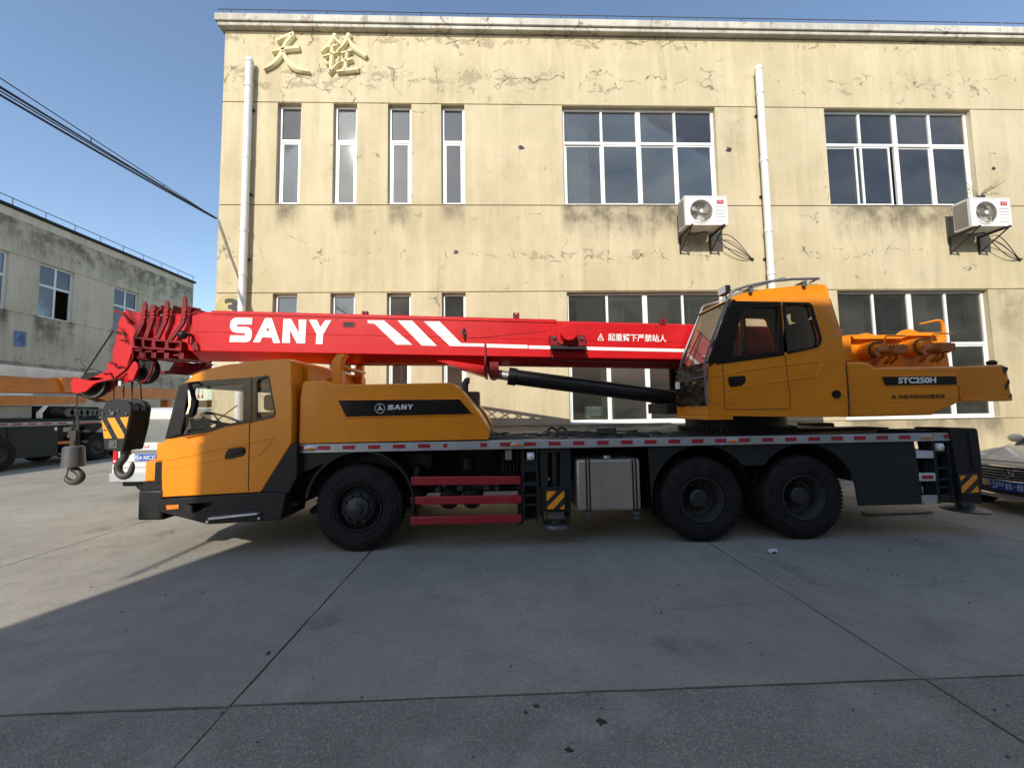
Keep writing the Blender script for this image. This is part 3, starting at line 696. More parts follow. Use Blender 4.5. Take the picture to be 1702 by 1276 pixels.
for dx, dy in ((WX[2][0]-WX[1][0], 0), (0, .32), (WX[2][0]-WX[1][0], .32), (0, 1.76), (WX[2][0]-WX[1][0], 1.76), (0, 2.08), (WX[2][0]-WX[1][0], 2.08)):
    duppart(wr_, (dx, dy, 0), tr)
ax = MB()
for x, _, r in WX: ax.cyl((x, YN+.32, RW), (x, YFAR-.32, RW), .10, n=14).ball((x, YC, RW), .24, n=14)
obj('axle', ax, M['chassis'], tr)
fr = MB().box(-2.9, 5.9, 5.58, 5.70, .72, 1.16).box(-2.9, 5.9, 6.40, 6.52, .72, 1.16)
for i in range(11): fr.box(-2.6+i*.8, -2.5+i*.8, 5.701, 6.399, .80, 1.10)
fr.box(-2.7, -.9, 5.1, 5.575, .95, 1.15).box(-2.9, -2.2, 5.0, 5.57, .65, .95)
fr.tube([(-2.45, 5.2, .42), (-2.45, 5.4, .45), (-1.75, 5.6, .45)], .05)
obj('chassis_frame', fr, M['chassis'], tr)
# belly clutter under the deck between front axle and front outrigger
cl = MB()
cl.box(-1.05, .25, 5.55, 5.575, .55, 1.18)
for i in range(7): cl.box(.02+i*.045, .04+i*.045, 4.98, 5.35, .88, 1.16)
for k in range(7):
    pts = [(-.9+.9*u+.1*k, 5.15+.06*math.sin(k+u*5), .72+.06*math.sin(u*6+k*1.3)) for u in [i/10 for i in range(11)]]; cl.tube(pts, .014, 5)
obj('chassis_hose', cl, M['black'], tr)
for x in (-.66, -.37): obj('air_tank', MB().cyl((x, 5.02, .58), (x, 6.0, .58), .13, n=20).lathe((x, 5.02, .58), [(.13, 0), (.11, -.03), (.05, -.045), (0, -.047)], 20), M['chassis'], tr)
for x, z, r in ((-.80, .70, .028), (-.72, .74, .02), (-.52, .71, .03), (-.18, .72, .035), (-.05, .70, .025)): obj('air_valve', MB().box(x-r, x+r, 4.98, 5.06, z-r*.8, z+r*.8).cyl((x, 4.96, z), (x, 5.1, z+.03), r*.5, n=8), M['steel'], tr)
obj('canister', MB().cyl((-.42, 5.15, .93), (-.42, 5.15, 1.06), .085, n=16).cyl((-.42, 5.15, 1.06), (-.42, 5.15, 1.075), .09, n=16), M['chassis'], tr)
obj('bracket', MB().box(.06, .14, 4.93, 4.95, 1.07, 1.19), M['alu'], tr)

# ---- deck and reflective side rail -----------------------------------
DX0, DX1 = P(495, 745, YN).x, P(1578, 722, YN).x
deck = MB().box(DX0+.002, 5.95, YN+.045, YFAR-.045, 1.235, 1.31)
obj('deck', deck, paint('deck_plate', (.10,.10,.095), .6, .2, dirt=.5, dcol=(.14,.12,.09), bump=.2), tr)
RZ0, RZ1 = 1.215, 1.318
for yy, nm in ((YN, 1), (YFAR-.04, 0)):
    ro = obj('side_rail', MB().box(DX0, DX1, yy, yy+.04, RZ0, RZ1), M['rail'], tr, .004)
    if not nm: continue
    lipb = obj('rail_lip', MB().box(DX0, DX1, yy-.006, yy-.001, RZ0+.004, RZ0+.018), M['alu'], ro)
    refl = [c4([(a, 250), (b, 250)]) for a, b in ((62,100),(195,278),(365,447),(535,615),(702,783),(872,952),(1040,1068),(1290,1335),(1423,1500),(1585,1665))]
    refl += [c5([(a, 220), (b, 220)]) for a, b in ((292,372),(455,532),(617,695),(778,857),(938,1017),(1098,1176),(1257,1333),(1413,1490),(1570,1648))]
    refl += [c6([(a, 175), (b, 175)]) for a, b in ((97,165),(238,308),(382,450),(522,592),(660,732),(798,867),(938,1006),(1100,1145),(1210,1249))]
    for (a, b) in refl:
        x0, x1 = P(a[0], a[1], yy).x, P(b[0], b[1], yy).x
        obj('reflector', MB().box(x0, x1, yy-.005, yy-.001, RZ0+.034, RZ1-.022), M['refred'], ro)
    for (x, y) in (c4([(143, 262)])[0], c5([(78, 235)])[0], c5([(1530, 208)])[0], c6([(1103, 160)])[0]):
        x = P(x, y, yy).x; lens = MB().ball((x, yy-.008, (RZ0+RZ1)/2), .05, (1, .25, .42), 16, 8)
        lo_ = obj('marker_lamp', MB().lathe((x, yy-.003, (RZ0+RZ1)/2), [(1, 0)], 3) if False else MB().ball((x, yy-.004, (RZ0+RZ1)/2), .085, (1, .12, .42), 20, 8), M['alu'], ro)
        obj('lens', lens, M['amber'], lo_)
# skirts over the rear wheels
def arc(cx, cz, r, a0, a1, n=14): return [Vector((cx+r*math.cos(math.radians(a0+(a1-a0)*i/n)), 0, cz+r*math.sin(math.radians(a0+(a1-a0)*i/n)))) for i in range(n+1)]
ZT = RZ0-.003; AR = .655
xa, xb = P(1077, 745, YN+.03).x, P(1532, 800, YN+.03).x
zl, zm, zr = P(1088, 856.5, YN+.03).z, P(1258, 777, YN+.03).z, P(1480, 839, YN+.03).z
pts = [Vector((xa, 0, ZT)), Vector((xa+.03, 0, zl)), Vector((WX[1][0]-.66, 0, zl))]
a1 = math.degrees(math.asin((zm-RW)/AR))
pts += [Vector((WX[1][0]+AR*math.cos(math.radians(t_)), 0, RW+.03+AR*math.sin(math.radians(t_)))) for t_ in [180-(180-a1)*i/16 for i in range(17)]]
a2 = math.degrees(math.asin((zr+.09-RW)/AR)) if abs((zr+.09-RW)/AR) < 1 else 0
pts += [Vector((WX[2][0]+AR*math.cos(math.radians(t_)), 0, RW+.03+AR*math.sin(math.radians(t_)))) for t_ in [180-a1-(180-a1-0)*i/16 for i in range(17)]]
pts += [Vector((WX[2][0]+AR, 0, zr+.13)), Vector((WX[2][0]+AR+.02, 0, zr)), Vector((xb+.02, 0, zr)), Vector((xb-.06, 0, ZT))]
sk_ = MB().prism([Vector((p.x, YN+.03, p.z)) for p in pts], (0, .02, 0)); both('rear_skirt', sk_, M['skirt'], tr, .004)
for x in (WX[1][0], WX[2][0]):
    ar = [(x+AR*math.cos(math.radians(t_)), RW+.03+AR*math.sin(math.radians(t_))) for t_ in range(15, 166, 10)]
    both('wheel_housing', MB().add([(p[0], y, p[1]-.004) for p in ar for y in (YN+.051, YN+.75)], [(2*i, 2*i+1, 2*i+3, 2*i+2) for i in range(len(ar)-1)]), M['black'], tr)
# front mudguard
FA = .66; fx = WX[0][0]
mg = MB(); ar = [(fx+.03+FA*math.cos(math.radians(t_))*(1.0), RW+.05+FA*math.sin(math.radians(t_))) for t_ in range(-12, 176, 8)]
mg.add([(p[0]*1, y, p[1]) for p in ar for y in (YN+.01, YN+.55)]+[(fx+.03+(p[0]-fx-.03)*.955, y, RW+.05+(p[1]-RW-.05)*.955) for p in ar for y in (YN+.01, YN+.55)],
       [(2*i, 2*i+1, 2*i+3, 2*i+2) for i in range(len(ar)-1)]+[(2*i+len(ar)*2, 2*i+2+len(ar)*2, 2*i+3+len(ar)*2, 2*i+1+len(ar)*2) for i in range(len(ar)-1)]+[(2*i, 2*i+2, 2*i+2+len(ar)*2, 2*i+len(ar)*2) for i in range(len(ar)-1)])
both('front_mudguard', mg, M['black'], tr)
ap = [Vector((DX0, YN+.012, ZT)), Vector((DX0, YN+.012, P(495, 783, YN).z)), Vector((P(508, 783, YN).x, YN+.012, P(508, 783, YN).z))]
ap += [Vector((fx+.03+FA*math.cos(math.radians(t_)), YN+.012, RW+.05+FA*math.sin(math.radians(t_)))) for t_ in range(128, 84, -6)]
ap += [Vector((fx+.1, YN+.012, ZT))]
obj('arch_panel', MB().prism(ap, (0, .02, 0)), M['black'], tr)

# ---- red side guards -------------------------------------------------
for a, b in (((820,455,515),(1565,450,507)), ((820,590,645),(1570,580,635)), ((818,725,782),(1570,708,766))):
    q = c4([(a[0], a[1]), (b[0], b[1]), (b[0], b[2]), (a[0], a[2])])
    obj('side_guard_bar', MB().prism(poly(q, YN+.02), (0, .05, 0)), M['guard'], tr, .012)
for x in (845, 1560):
    q = c4([(x-18, 455), (x+18, 455), (x+18, 775), (x-18, 775)]); obj('guard_post', MB().prism(poly(q, YN+.073), (0, .04, 0)), M['chassis'], tr)
q = c4([(848,390),(880,390),(868,452),(838,452)]); obj('guard_bracket', MB().prism(poly(q, YN+.10), (0, .4, 0)), M['chassis'], tr)
# ---- ladder, work lamp, front outrigger ---------------------------------
def ladder(x0, x1, z0, z1, Y, rungs, w_=.022):
    mb = MB().box(x0, x0+w_, Y, Y+.16, z0, z1).box(x1-w_, x1, Y, Y+.16, z0, z1)
    for z, h in rungs: mb.box(x0+w_, x1-w_, Y+.004, Y+.15, z, z+h)
    mb.box(x0+w_, x1-w_, Y+.152, Y+.158, z0, z1); return mb
lx0, lx1 = P(868.5, 800, YN+.01).x, P(895, 800, YN+.01).x; lz = P(880, 866, YN+.01).z
obj('ladder', ladder(lx0, lx1, lz, ZT, YN+.01, [(lz+.01, .02), (P(880,841,YN).z, .022), (P(880,825,YN).z, .022), (P(880,808,YN).z, .05), (P(880,784,YN).z, .16)]), M['skirt'], tr, .004)
def round_lamp(x, y, Y, r):
    c_ = P(x, y, Y)
    lo_ = obj('work_lamp', MB().box(c_.x-r*1.15, c_.x+r*1.15, Y, Y+.05, c_.z-r*1.15, c_.z+r*1.15), M['alu'], tr, .012)
    obj('lens', MB().lathe((c_.x, Y-.001, c_.z), [(r, 0), (r*.8, -.012), (r*.4, -.02), (0, -.022)], 20), M['white'], lo_)
    obj('bulb', MB().ball((c_.x, Y-.022, c_.z), r*.3, (1, .5, 1)), M['chrome'], lo_)
round_lamp(882, 758.5, YN-.035, .042)
def boxpx(mb, x0, y0, x1, y1, Y, dep): return mb.prism(poly([(x0, y0), (x1, y0), (x1, y1), (x0, y1)], Y), (0, dep, 0))
org = MB()
q = c5([(228,268),(440,265),(445,680),(438,750),(420,752),(412,690),(262,690),(262,770),(252,770),(236,420)])
org.prism(poly(q, YN+.03), (0, .45, 0), [poly(c5([(288,295),(372,292),(372,520),(288,525)]), YN+.03)])
oo = obj('outrigger_housing', org, M['skirt'], tr, .006)
a_, b_ = P(*c5([(330, 290)])[0], YN+.14), P(*c5([(330, 700)])[0], YN+.14)
oc = MB().cyl((a_.x, YN+.14, a_.z), (a_.x, YN+.14, b_.z), .062, n=20)
obj('outrigger_cylinder', oc, M['cylblack'], oo)
hz = MB(); q = poly(c5([(268,540),(402,540),(404,676),(272,678)]), YN-.02); hz.prism(q, (0, .04, 0))
hp = obj('hazard_plate', hz, M['hazblk'], tr, .003)
def stripes(quads, Y, conv, parent):
    for qd in quads: obj('hazard_stripe', MB().prism(poly(conv(qd), Y-.004), (0, .003, 0)), M['hazor'], parent)
stripes([[(278,562),(290,552),(345,552),(278,620)], [(284,672),(284,655),(388,552),(397,552),(397,588),(322,672)], [(366,672),(397,640),(397,672)]], YN-.02, c5, hp)
fp = MB(); q = c5([(282,690),(392,688),(388,740),(290,740)]); fp.prism(poly(q, YN+.04), (0, .2, 0))
pc = P(*c5([(340, 770)])[0], YN+.22)
fp.cyl((pc.x, YN+.22, pc.z+.10), (pc.x, YN+.22, pc.z+.005), .075, n=16).cyl((pc.x, YN+.22, pc.z-.02), (pc.x, YN+.22, pc.z+.02), .19, .17, n=32)
obj('outrigger_foot', fp, M['steel'], tr, .004)
# ---- fuel tank ---------------------------------------------------------
ft = MB().prism(poly(c5([(478,340),(905,333),(918,660),(905,682),(490,688),(484,670)]), YN+.03), (0, .55, 0))
to = obj('fuel_tank', ft, M['tank'], tr, .05, seg=4)
for x, dx in ((538, 10), (850, 14)):
    for k in (0, 22): 
        q = c5([(x+k, 336), (x+k+9, 336), (x+k+9+dx, 684), (x+k+dx, 684)]); obj('tank_strap', MB().prism(poly(q, YN+.022), (0, .012, 0)), M['black'], to)
cp = P(*c5([(683, 345)])[0], YN+.2)
obj('filler_cap', MB().cyl((cp.x, YN+.2, cp.z-.05), (cp.x, YN+.2, cp.z+.03), .055, n=20).cyl((cp.x, YN+.2, cp.z+.03), (cp.x, YN+.2, cp.z+.07), .065, .055, n=20), M['alu'], to)
for x in (552, 880):
    p = P(*c5([(x, 700)])[0], YN+.06); obj('tank_bracket', MB().box(p.x-.035, p.x+.035, YN+.03, YN+.5, p.z-.01, p.z+.03).cyl((p.x, YN+.05, p.z-.07), (p.x, YN+.05, p.z), .012, n=8).box(p.x-.04, p.x+.04, YN+.03, YN+.07, p.z-.06, p.z-.045), M['steel'], to)
# ---- rear end --------------------------------------------------------------
rp = MB().box(P(1536, 800, YN+.1).x, P(1552, 800, YN+.1).x, YN+.08, YN+.12, .50, ZT)
obj('rear_frame_plate', MB().box(5.25, 5.9, 5.5, 5.56, .45, 1.2), M['chassis'], tr)
obj('rear_post', rp, M['chassis'], tr)
for nm, q, mm in (('bracket_plate', [(165,415),(365,418),(370,505),(172,505)], 'refwhite'), ('bracket_plate', [(200,680),(400,678),(405,772),(208,775)], 'refwhite'), ('bracket_plate', [(230,945),(422,940),(428,1030),(236,1037)], 'rail')):
    po = plate(nm, cb_(q), YN+.02, .03, M[mm], tr, .003)
    if mm == 'refwhite' and q[0][1] > 600: plate('reflector', cb_([(233,708),(362,706),(366,748),(238,750)]), YN+.015, .004, M['refred'], po)
rx0, rx1 = P(*cb_([(385, 700)])[0], YN+.02).x, P(*cb_([(600, 700)])[0], YN+.02).x
zz = lambda y: P(*cb_([(500, y)])[0], YN+.02).z
obj('rear_ladder', ladder(rx0, rx1, zz(1035), ZT, YN+.02, [(zz(1030), .10), (zz(860), .022), (zz(770), .022), (zz(635), .03), (zz(450), .03)], .045), M['skirt'], tr, .006)
round_lamp(1563.5, 743, YN-.01, .045)
ho = cb_([(548,168),(562,155),(600,151),(850,151),(876,160),(886,185),(915,400),(940,640),(945,830),(930,850),(928,1050),(880,1040),(700,1006),(690,930),(660,800),(640,650),(600,400)])
rh = obj('rear_outrigger_housing', MB().prism(poly(ho, YN-.02), (0, .42, 0)), M['black'], tr, .02)
obj('housing_rib', MB().prism(poly(cb_([(775,205),(800,205),(860,640),(835,640)]), YN-.028), (0, .007, 0)), M['black'], rh)
obj('far_outrigger_housing', MB().prism([Vector((p.x, YFAR-.4, p.z)) for p in poly(ho, YN-.02)], (0, .42, 0)), M['black'], tr, .02)
obj('rear_beam', MB().box(5.55, 6.0, YN+.42, YFAR-.42, .55, 1.05), M['chassis'], tr, .01)
hp = plate('hazard_plate', cb_([(660,690),(888,685),(912,915),(702,922)]), YN-.045, .02, M['hazblk'], tr, .003)
stripes([[(672,712),(755,706),(690,775)], [(695,850),(838,702),(882,702),(882,745),(715,912),(704,912)], [(805,912),(888,825),(905,905)]], YN-.046, cb_, hp)
pc = P(*cb_([(740, 1085)])[0], YN+.2)
fp = MB().cyl((pc.x, YN+.2, pc.z), (pc.x, YN+.2, pc.z+.16), .09, n=18).lathe((pc.x, YN+.2, pc.z-.035), [(0, 0), (.23, .0), (.24, .02), (.20, .035), (.09, .06), (0, .06)], 36, 'Z')
obj('outrigger_foot', fp, M['steel'], tr)
ds = MB().tube([(5.08, YN+.25, 1.312), (5.08, YN+.25, 1.345), (5.27, YN+.25, 1.345), (5.27, YN+.25, 1.312)], .012, 6)
obj('deck_handle', ds, M['black'], tr)
obj('deck_step', MB().box(3.2, 5.9, YN+.9, YN+1.3, 1.311, 1.345).box(5.35, 5.8, YN+.12, YN+.5, 1.311, 1.35), M['black'], tr)

# ---- carrier cab ---------------------------------------------------------------
YB = 4.74
outer = c8([(165,1045),(162,900),(165,700),(185,652),(192,628),(290,262),(345,222),(385,180),(500,138),(620,110),(900,76),(1055,68),(1080,82),(1088,400),(1084,660),(1075,678),(868,1008)])
h1 = c8([(312,602),(330,560),(342,540),(402,268),(418,262),(728,240),(742,248),(740,504),(610,535)])
h2 = c8([(836,250),(846,214),(905,197),(916,205),(958,452),(945,470),(838,490)])
h3 = c8([(330,626),(476,597),(466,664),(452,668)])
cabm = shell(outer, [inset_poly(h1, -.035), inset_poly(h2, -.05), h3], YB, 7.36, skip=(4,), reveal=.03)
cab = obj('carrier_cab', cabm, M['yellow'], tr, .03, seg=3)
tp = lambda p: P(p[0], p[1], YB)
lining('cab_lining', outer, [h1, h2], YB, 7.36, cab, (4,))
A0, A1 = tp(outer[4]), tp(outer[5])
wsg = MB().prism([Vector((A0.x-.0, YB+.12, A0.z)), Vector((A0.x, 7.24, A0.z)), Vector((A1.x, 7.24, A1.z)), Vector((A1.x, YB+.12, A1.z))], (.012, 0, .004))
obj('windshield', wsg, M['glassclear'], cab)
# black window surround, laid on the side as a thin raised moulding
obj('window_surround', MB().prism(poly(c8([(186,634),(196,600),(285,258),(345,232),(800,199),(800,517),(610,548),(500,585),(320,615),(225,632)]), YB-.008), (0, .012, 0), [poly(h1, YB-.008)]), M['gloss'], cab, .003)
obj('window_surround', MB().prism(poly(c8([(806,199),(905,187),(922,194),(968,455),(955,482),(806,516)]), YB-.008), (0, .012, 0), [poly(h2, YB-.008)]), M['gloss'], cab, .003)
obj('a_pillar_trim', MB().prism(poly(c8([(208,612),(240,520),(292,262),(348,246),(352,270),(330,420),(312,560),(300,600),(230,622)]), YB-.03), (0, .02, 0)), M['black'], cab, .006)
for h in (h1, h2): 
    for yy in (YB+.03, 7.33): obj('side_glass', MB().prism([Vector((p.x, yy, p.z)) for p in poly(h, YB)], (0, .006, 0)), M['glassclear'], cab)
# door seams and pressed lines
dl = c8([(800,517),(786,530),(780,800),(776,1003)])
obj('door_seam', MB().tube(poly(dl, YB-.001), .005, 5), M['dark'], cab)
def crease(pts, r, Y, mat, parent, nm='pressed_line'): return obj(nm, MB().tube(poly(pts, Y), r, 6), mat, parent)
crease(c8([(205,785),(330,760),(520,718),(775,672)]), .009, YB+.003, M['yellow'], cab); crease(c8([(788,662),(880,645),(955,627)]), .009, YB+.003, M['yellow'], cab)
crease(c8([(180,845),(260,838),(470,800),(610,778)]), .006, YB+.003, M['yellow'], cab); crease(c8([(788,772),(850,758),(955,640)]), .008, YB+.003, M['yellow'], cab)
for yy in (YB+.03, 7.327): obj('door_recess', MB().prism([Vector((p.x, yy, p.z)) for p in poly(inset_poly(h3, -.08), YB)], (0, .003, 0)), M['yellow'], cab)
hd = plate('door_handle', c8([(606,770),(612,735),(635,705),(735,690),(752,700),(752,735),(735,755),(640,777),(612,778)]), YB-.012, .03, M['gloss'], cab, .008)
plate('handle_grip', c8([(630,742),(640,722),(730,704),(742,712),(735,730),(645,750)]), YB-.03, .015, M['black'], cab, .006)
# cab nose, front corner panels and grille
cn = c8([(178,652),(172,650),(128,682),(110,770),(75,790),(66,918),(160,925),(166,1000)])
nose = MB()
X0, X1 = P(246, 790, 5.02).x, P(262, 790, YB).x
zA, zB, zC, zD = P(262, 735, 4.9).z, P(250, 764, 5.0).z, P(246, 796, 5.0).z, P(268, 825, YB).z
sec = [(7.30, .12), (7.05, 0), (5.05, 0), (4.80, .12)]
xin = tp(outer[0]).x
for zt, zb_, xf in ((zA, zB, X0+.12), (zB, zC, X0)):
    pl_ = [Vector((xin+.02, 7.30, zt)), Vector((xf+.16, 7.30, zt)), Vector((xf, 7.05, zt)), Vector((xf, 5.05, zt)), Vector((xf+.16, 4.80, zt)), Vector((xin+.02, 4.80, zt))]
    nose.prism(pl_, (0, 0, zb_-zt+.002))
obj('cab_nose', nose, M['yellow'], cab, .02)
obj('grille', MB().box(X0+.16, xin+.05, 4.78, 7.32, zD-.02, zC-.005).box(xin-.10, xin-.003, YB+.01, YB+.05, zC, zB), M['black'], cab)
obj('wiper', MB().tube([(A0.x-.03, 5.3, A0.z+.02), (A0.x+.05, 5.9, A0.z+.40)], .010, 5), M['black'], cab)
# mirror
mi = obj('mirror', MB().prism(poly(c8([(352,250),(372,300),(385,350),(402,360),(402,385),(385,460),(360,482),(330,480),(322,470),(350,400)]), 4.60), (0, .06, 0)), M['black'], cab, .01)
obj('mirror_glass', MB().prism(poly(c8([(350,285),(362,300),(372,350),(368,400),(352,455),(335,462),(355,400)]), 4.592), (0, .005, 0)), M['chrome'], mi)
obj('mirror_arm', MB().tube([P(*c8([(350,250)])[0], 4.62), P(*c8([(420,232)])[0], YB-.01)], .014, 6), M['black'], mi)
obj('mirror_arm', MB().tube([P(*c8([(330,478)])[0], 4.62), P(*c8([(300,590)])[0], YB-.01)], .012, 6), M['black'], mi)
# inside the cab
ci = MB().box(A0.x+.10, A0.x+.55, 4.9, 7.2, A0.z-.25, A0.z+.10).box(-3.9, -2.5, 4.85, 7.25, .55, .62)
obj('dashboard', ci, M['dark'], cab, .04)
for yy in (5.0, 6.4): 
    x = P(440, 660, 5.2).x
    obj('seat', MB().box(x-.5, x+.05, yy, yy+.55, .95, 1.12).box(x-.02, x+.12, yy+.02, yy+.53, 1.12, 1.72).box(x-.0, x+.10, yy+.15, yy+.40, 1.74, 1.95), M['seat'], cab, .04)
sc_ = P(*c8([(590, 500)])[0], 5.25); sw = MB(); Rr = .23
ring = [Vector((Rr*math.cos(a), Rr*math.sin(a), 0)) for a in [2*math.pi*i/28 for i in range(29)]]
mt = Matrix.Translation(sc_) @ Matrix.Rotation(math.radians(24), 4, 'Y')
sw.tube([mt @ p for p in ring], .016, 7)
for a in (.4, 2.7, 4.7): sw.tube([mt @ Vector((0, 0, -.04)), mt @ Vector((Rr*math.cos(a), Rr*math.sin(a), 0))], .012, 5)
sw.tube([mt @ Vector((0, 0, -.04)), mt @ Vector((-.1, 0, -.5))], .03, 8)
obj('steering_wheel', sw, M['dark'], cab)
tas = MB()
for x in (428, 455): 
    a_ = P(*c8([(x, 262)])[0], 5.6); tas.tube([a_, a_-Vector((0, 0, .12))], .004, 4).cyl(a_-Vector((0, 0, .12)), a_-Vector((0, 0, .17)), .006, .018, 8)
obj('hanging_tassel', tas, M['redlens'], cab)
# lower step skirt and bumper
sk2 = c8([(138,1062),(870,1014),(1046,1016),(1012,1208),(485,1240),(345,1202),(142,1152)])
so_ = obj('step_skirt', MB().prism(poly(sk2, YB-.03), (0, .55, 0), [poly(c8([(352,1100),(420,1092),(520,1085),(505,1112),(380,1165),(375,1110)]), YB-.03)]), M['black'], tr, .015)
obj('step_recess', MB().prism(poly(c8([(340,1080),(540,1070),(530,1125),(370,1180)]), YB+.10), (0, .01, 0)), M['dark'], so_)
trd = c8([(488,1192),(838,1158),(842,1170),(492,1208)])
tro = obj('step_tread', MB().prism(poly(trd, YB-.10), (0, .075, 0)), M['alu'], so_, .003)
obj('step_edge', MB().prism(poly(c8([(380,1165),(520,1145),(838,1135),(870,1168),(842,1185),(490,1225),(482,1236)]), YB-.045), (0, .03, 0)), M['black'], so_, .005)
bl = MB()
for x, y in ((483, 1221), (850, 1196)): p = P(*c8([(x, y)])[0], YB-.05); bl.cyl(p, p+Vector((0, .03, 0)), .017, n=10)
obj('bolt', bl, M['alu'], so_)
plate('turn_signal', c8([(194,1104),(283,1100),(285,1128),(198,1136)]), YB-.042, .015, M['amber'], so_, .004)
bq = [(30,945),(62,935),(160,958),(150,1075),(140,1165),(128,1168),(22,1115),(12,1100)]
bp = poly(c8(bq), 5.0); bx0 = min(p.x for p in bp); bz0, bz1 = min(p.z for p in bp), max(p.z for p in bp)
bm_ = MB().prism([Vector((xin+.02, 7.38, bz0)), Vector((bx0+.18, 7.38, bz0+.03)), Vector((bx0+.03, 7.0, bz0+.09)), Vector((bx0+.03, 5.05, bz0+.09)), Vector((bx0+.22, YB-.01, bz0)), Vector((xin+.02, YB-.01, bz0))], (0, 0, bz1-bz0-.06))
obj('bumper', bm_, M['black'], tr, .025)
plate('rear_fender', c8([(1079,668),(1122,672),(1122,760),(1124,900),(1062,1016),(868,1010)]), YB-.015, .50, M['black'], tr, .01)
# back of cab and air intake
bk = MB().prism(poly(c8([(1084,72),(1140,90),(1200,112),(1200,690),(1084,690)]), YB+.28), (0, 2.1, 0))
obj('cab_back', bk, M['yellow'], tr, .05)
# ---- engine cover -----------------------------------------------------------------
ho_ = c3([(64,1122),(75,800),(92,712),(110,702),(272,702),(290,728),(1100,712),(1165,770),(1290,930),(1352,1040),(1350,1095)])
eh = obj('engine_cover', MB().prism(poly(ho_, YN+.02), (0, .78, 0)), M['yellow'], tr, .035, seg=3)
obj('far_engine_cover', MB().prism([Vector((p.x, 6.6, p.z)) for p in poly(ho_, YN+.02)], (0, .68, 0)), M['yellow'], tr, .03)
obj('cover_intake', MB().prism(poly(c6b([(110,640),(120,500),(165,460),(600,575),(600,640)]), 5.62), (0, .95, 0)), M['yellow2'], tr, .02)
sb = c3([(333,832),(1150,825),(1232,922),(386,942)])
bf = obj('sticker_frame', MB().prism(poly(c3([(322,824),(1154,816),(1248,930),(380,952)]), YN+.008), (0, .014, 0)), M['yellow'], eh, .004)
so3 = plate('sticker', sb, YN+.003, .008, M['gloss'], eh)
def tpx(s, conv, tl, tr_, bl_, Y, th=.003, bold=0): 
    a, b, c_ = conv([tl, tr_, bl_]); return text_mb(s, P(*a, Y), P(*b, Y), P(*c_, Y), th, 0, bold)
# small lettering and emblem on the dark sticker
def letters(Y, quad, th=.004):
    """the four wide block letters, drawn in their own unit box and laid in the quad (tl, tr, bl)"""
    TL, TR, BL_ = [P(x, y, Y) for x, y in quad]; U, V = TR-TL, BL_-TL
    def mp(x, y): return TL+U*((x-408)/847)+V*((y-140)/206)
    sS = [((840,720)),(560,720),(505,735),(465,780),(447,850),(452,905),(490,965),(560,987),(690,990),(712,997),(720,1010),(712,1024),(690,1031),(452,1033),(438,1150),(720,1150),(775,1140),(812,1100),(830,1030),(830,960),(815,920),(780,890),(720,880),(590,878),(568,872),(562,860),(568,845),(590,840),(830,838)]
    sS = [(408+(x-438)/402*190, 140+(y-720)/430*202) for x, y in sS]
    sA = [(408+(x-438)/402*190, 140+(y-720)/430*202) for x, y in [(1065,720),(1180,720),(1325,1160),(1205,1160),(1178,1065),(1012,1062),(970,1150),(850,1150)]]
    hA = [(408+(x-438)/402*190, 140+(y-720)/430*202) for x, y in [(1108,872),(1080,948),(1140,948)]]
    sN = [(856,145),(920,145),(984,262),(982,150),(1047,150),(1033,348),(966,348),(908,238),(910,345),(843,345)]
    sY = [(1068,150),(1135,150),(1162,212),(1204,152),(1255,152),(1186,270),(1178,352),(1122,352),(1130,268)]
    n = U.cross(V).normalized()*th
    out = []
    for o_, h in ((sS, []), (sA, [hA]), (sN, []), (sY, [])):
        out.append(MB().prism([mp(*p) for p in o_], -n, [[mp(*p) for p in q] for q in h]))
    return out
for q in letters(YN+.001, c3([(668,862),(840,856),(666,896)]), .003): obj('letter', q, M['printgrey'], so3)
ec = P(*c3([(614, 886)])[0], YN+.001); er = .062; em = MB()
em.lathe((ec.x, YN-.001, ec.z), [(er*.90, 0), (er, 0), (er, .003), (er*.90, .003)], 32, close=True)
for k in range(3):
    a = math.radians(90+120*k); tip = Vector((math.cos(a), 0, math.sin(a)))*er*.86; l_ = Vector((math.cos(a+1.75), 0, math.sin(a+1.75)))*er*.30; r__ = Vector((math.cos(a-.5), 0, math.sin(a-.5)))*er*.22
    o_ = Vector((ec.x, YN-.001, ec.z)); em.prism([o_+tip, o_+l_, o_+l_*.2, o_+r__], (0, .003, 0))
obj('emblem', em, M['printgrey'], so3)
# boom rest, exhaust, box behind the cover
br = MB().prism(poly(c6b([(606,660),(606,345),(622,310),(680,240),(808,240),(742,330),(742,660)]), 5.25), (0, .14, 0))
obj('boom_rest', br.prism(poly(c6b([(906,660),(930,500),(940,420),(975,345),(1030,345),(1035,440),(1028,660)]), 6.55), (0, .14, 0)).prism([P(*c6b([(745,420)])[0], 5.34), P(*c6b([(745,465)])[0], 5.34), P(*c6b([(1010,525)])[0], 6.54), P(*c6b([(1010,495)])[0], 6.54)], (.10, 0, 0)), M['yellow'], tr, .012)
eb = MB().prism(poly(c3([(1165,772),(1280,772),(1282,915),(1270,1000),(1165,1000)]), 5.9), (0, .4, 0)); obj('exhaust_box', eb, paint('exhaust_guard', (.09,.065,.055), .6, .3, dirt=.4), tr, .01)
p0, p1, p2 = [P(*q, 5.9) for q in c3([(1188,780),(1188,715),(1218,700)])]
obj('exhaust_pipe', MB().tube([p0, p1, p1.lerp(p2, .5)+Vector((-.01, 0, .02)), p2], .05, 12), M['rust'], tr)
obj('black_edge', MB().prism(poly(c3([(1285,930),(1300,940),(1358,1035),(1356,1050),(1340,1035)]), YN+.35), (0, .4, 0)), M['black'], tr)
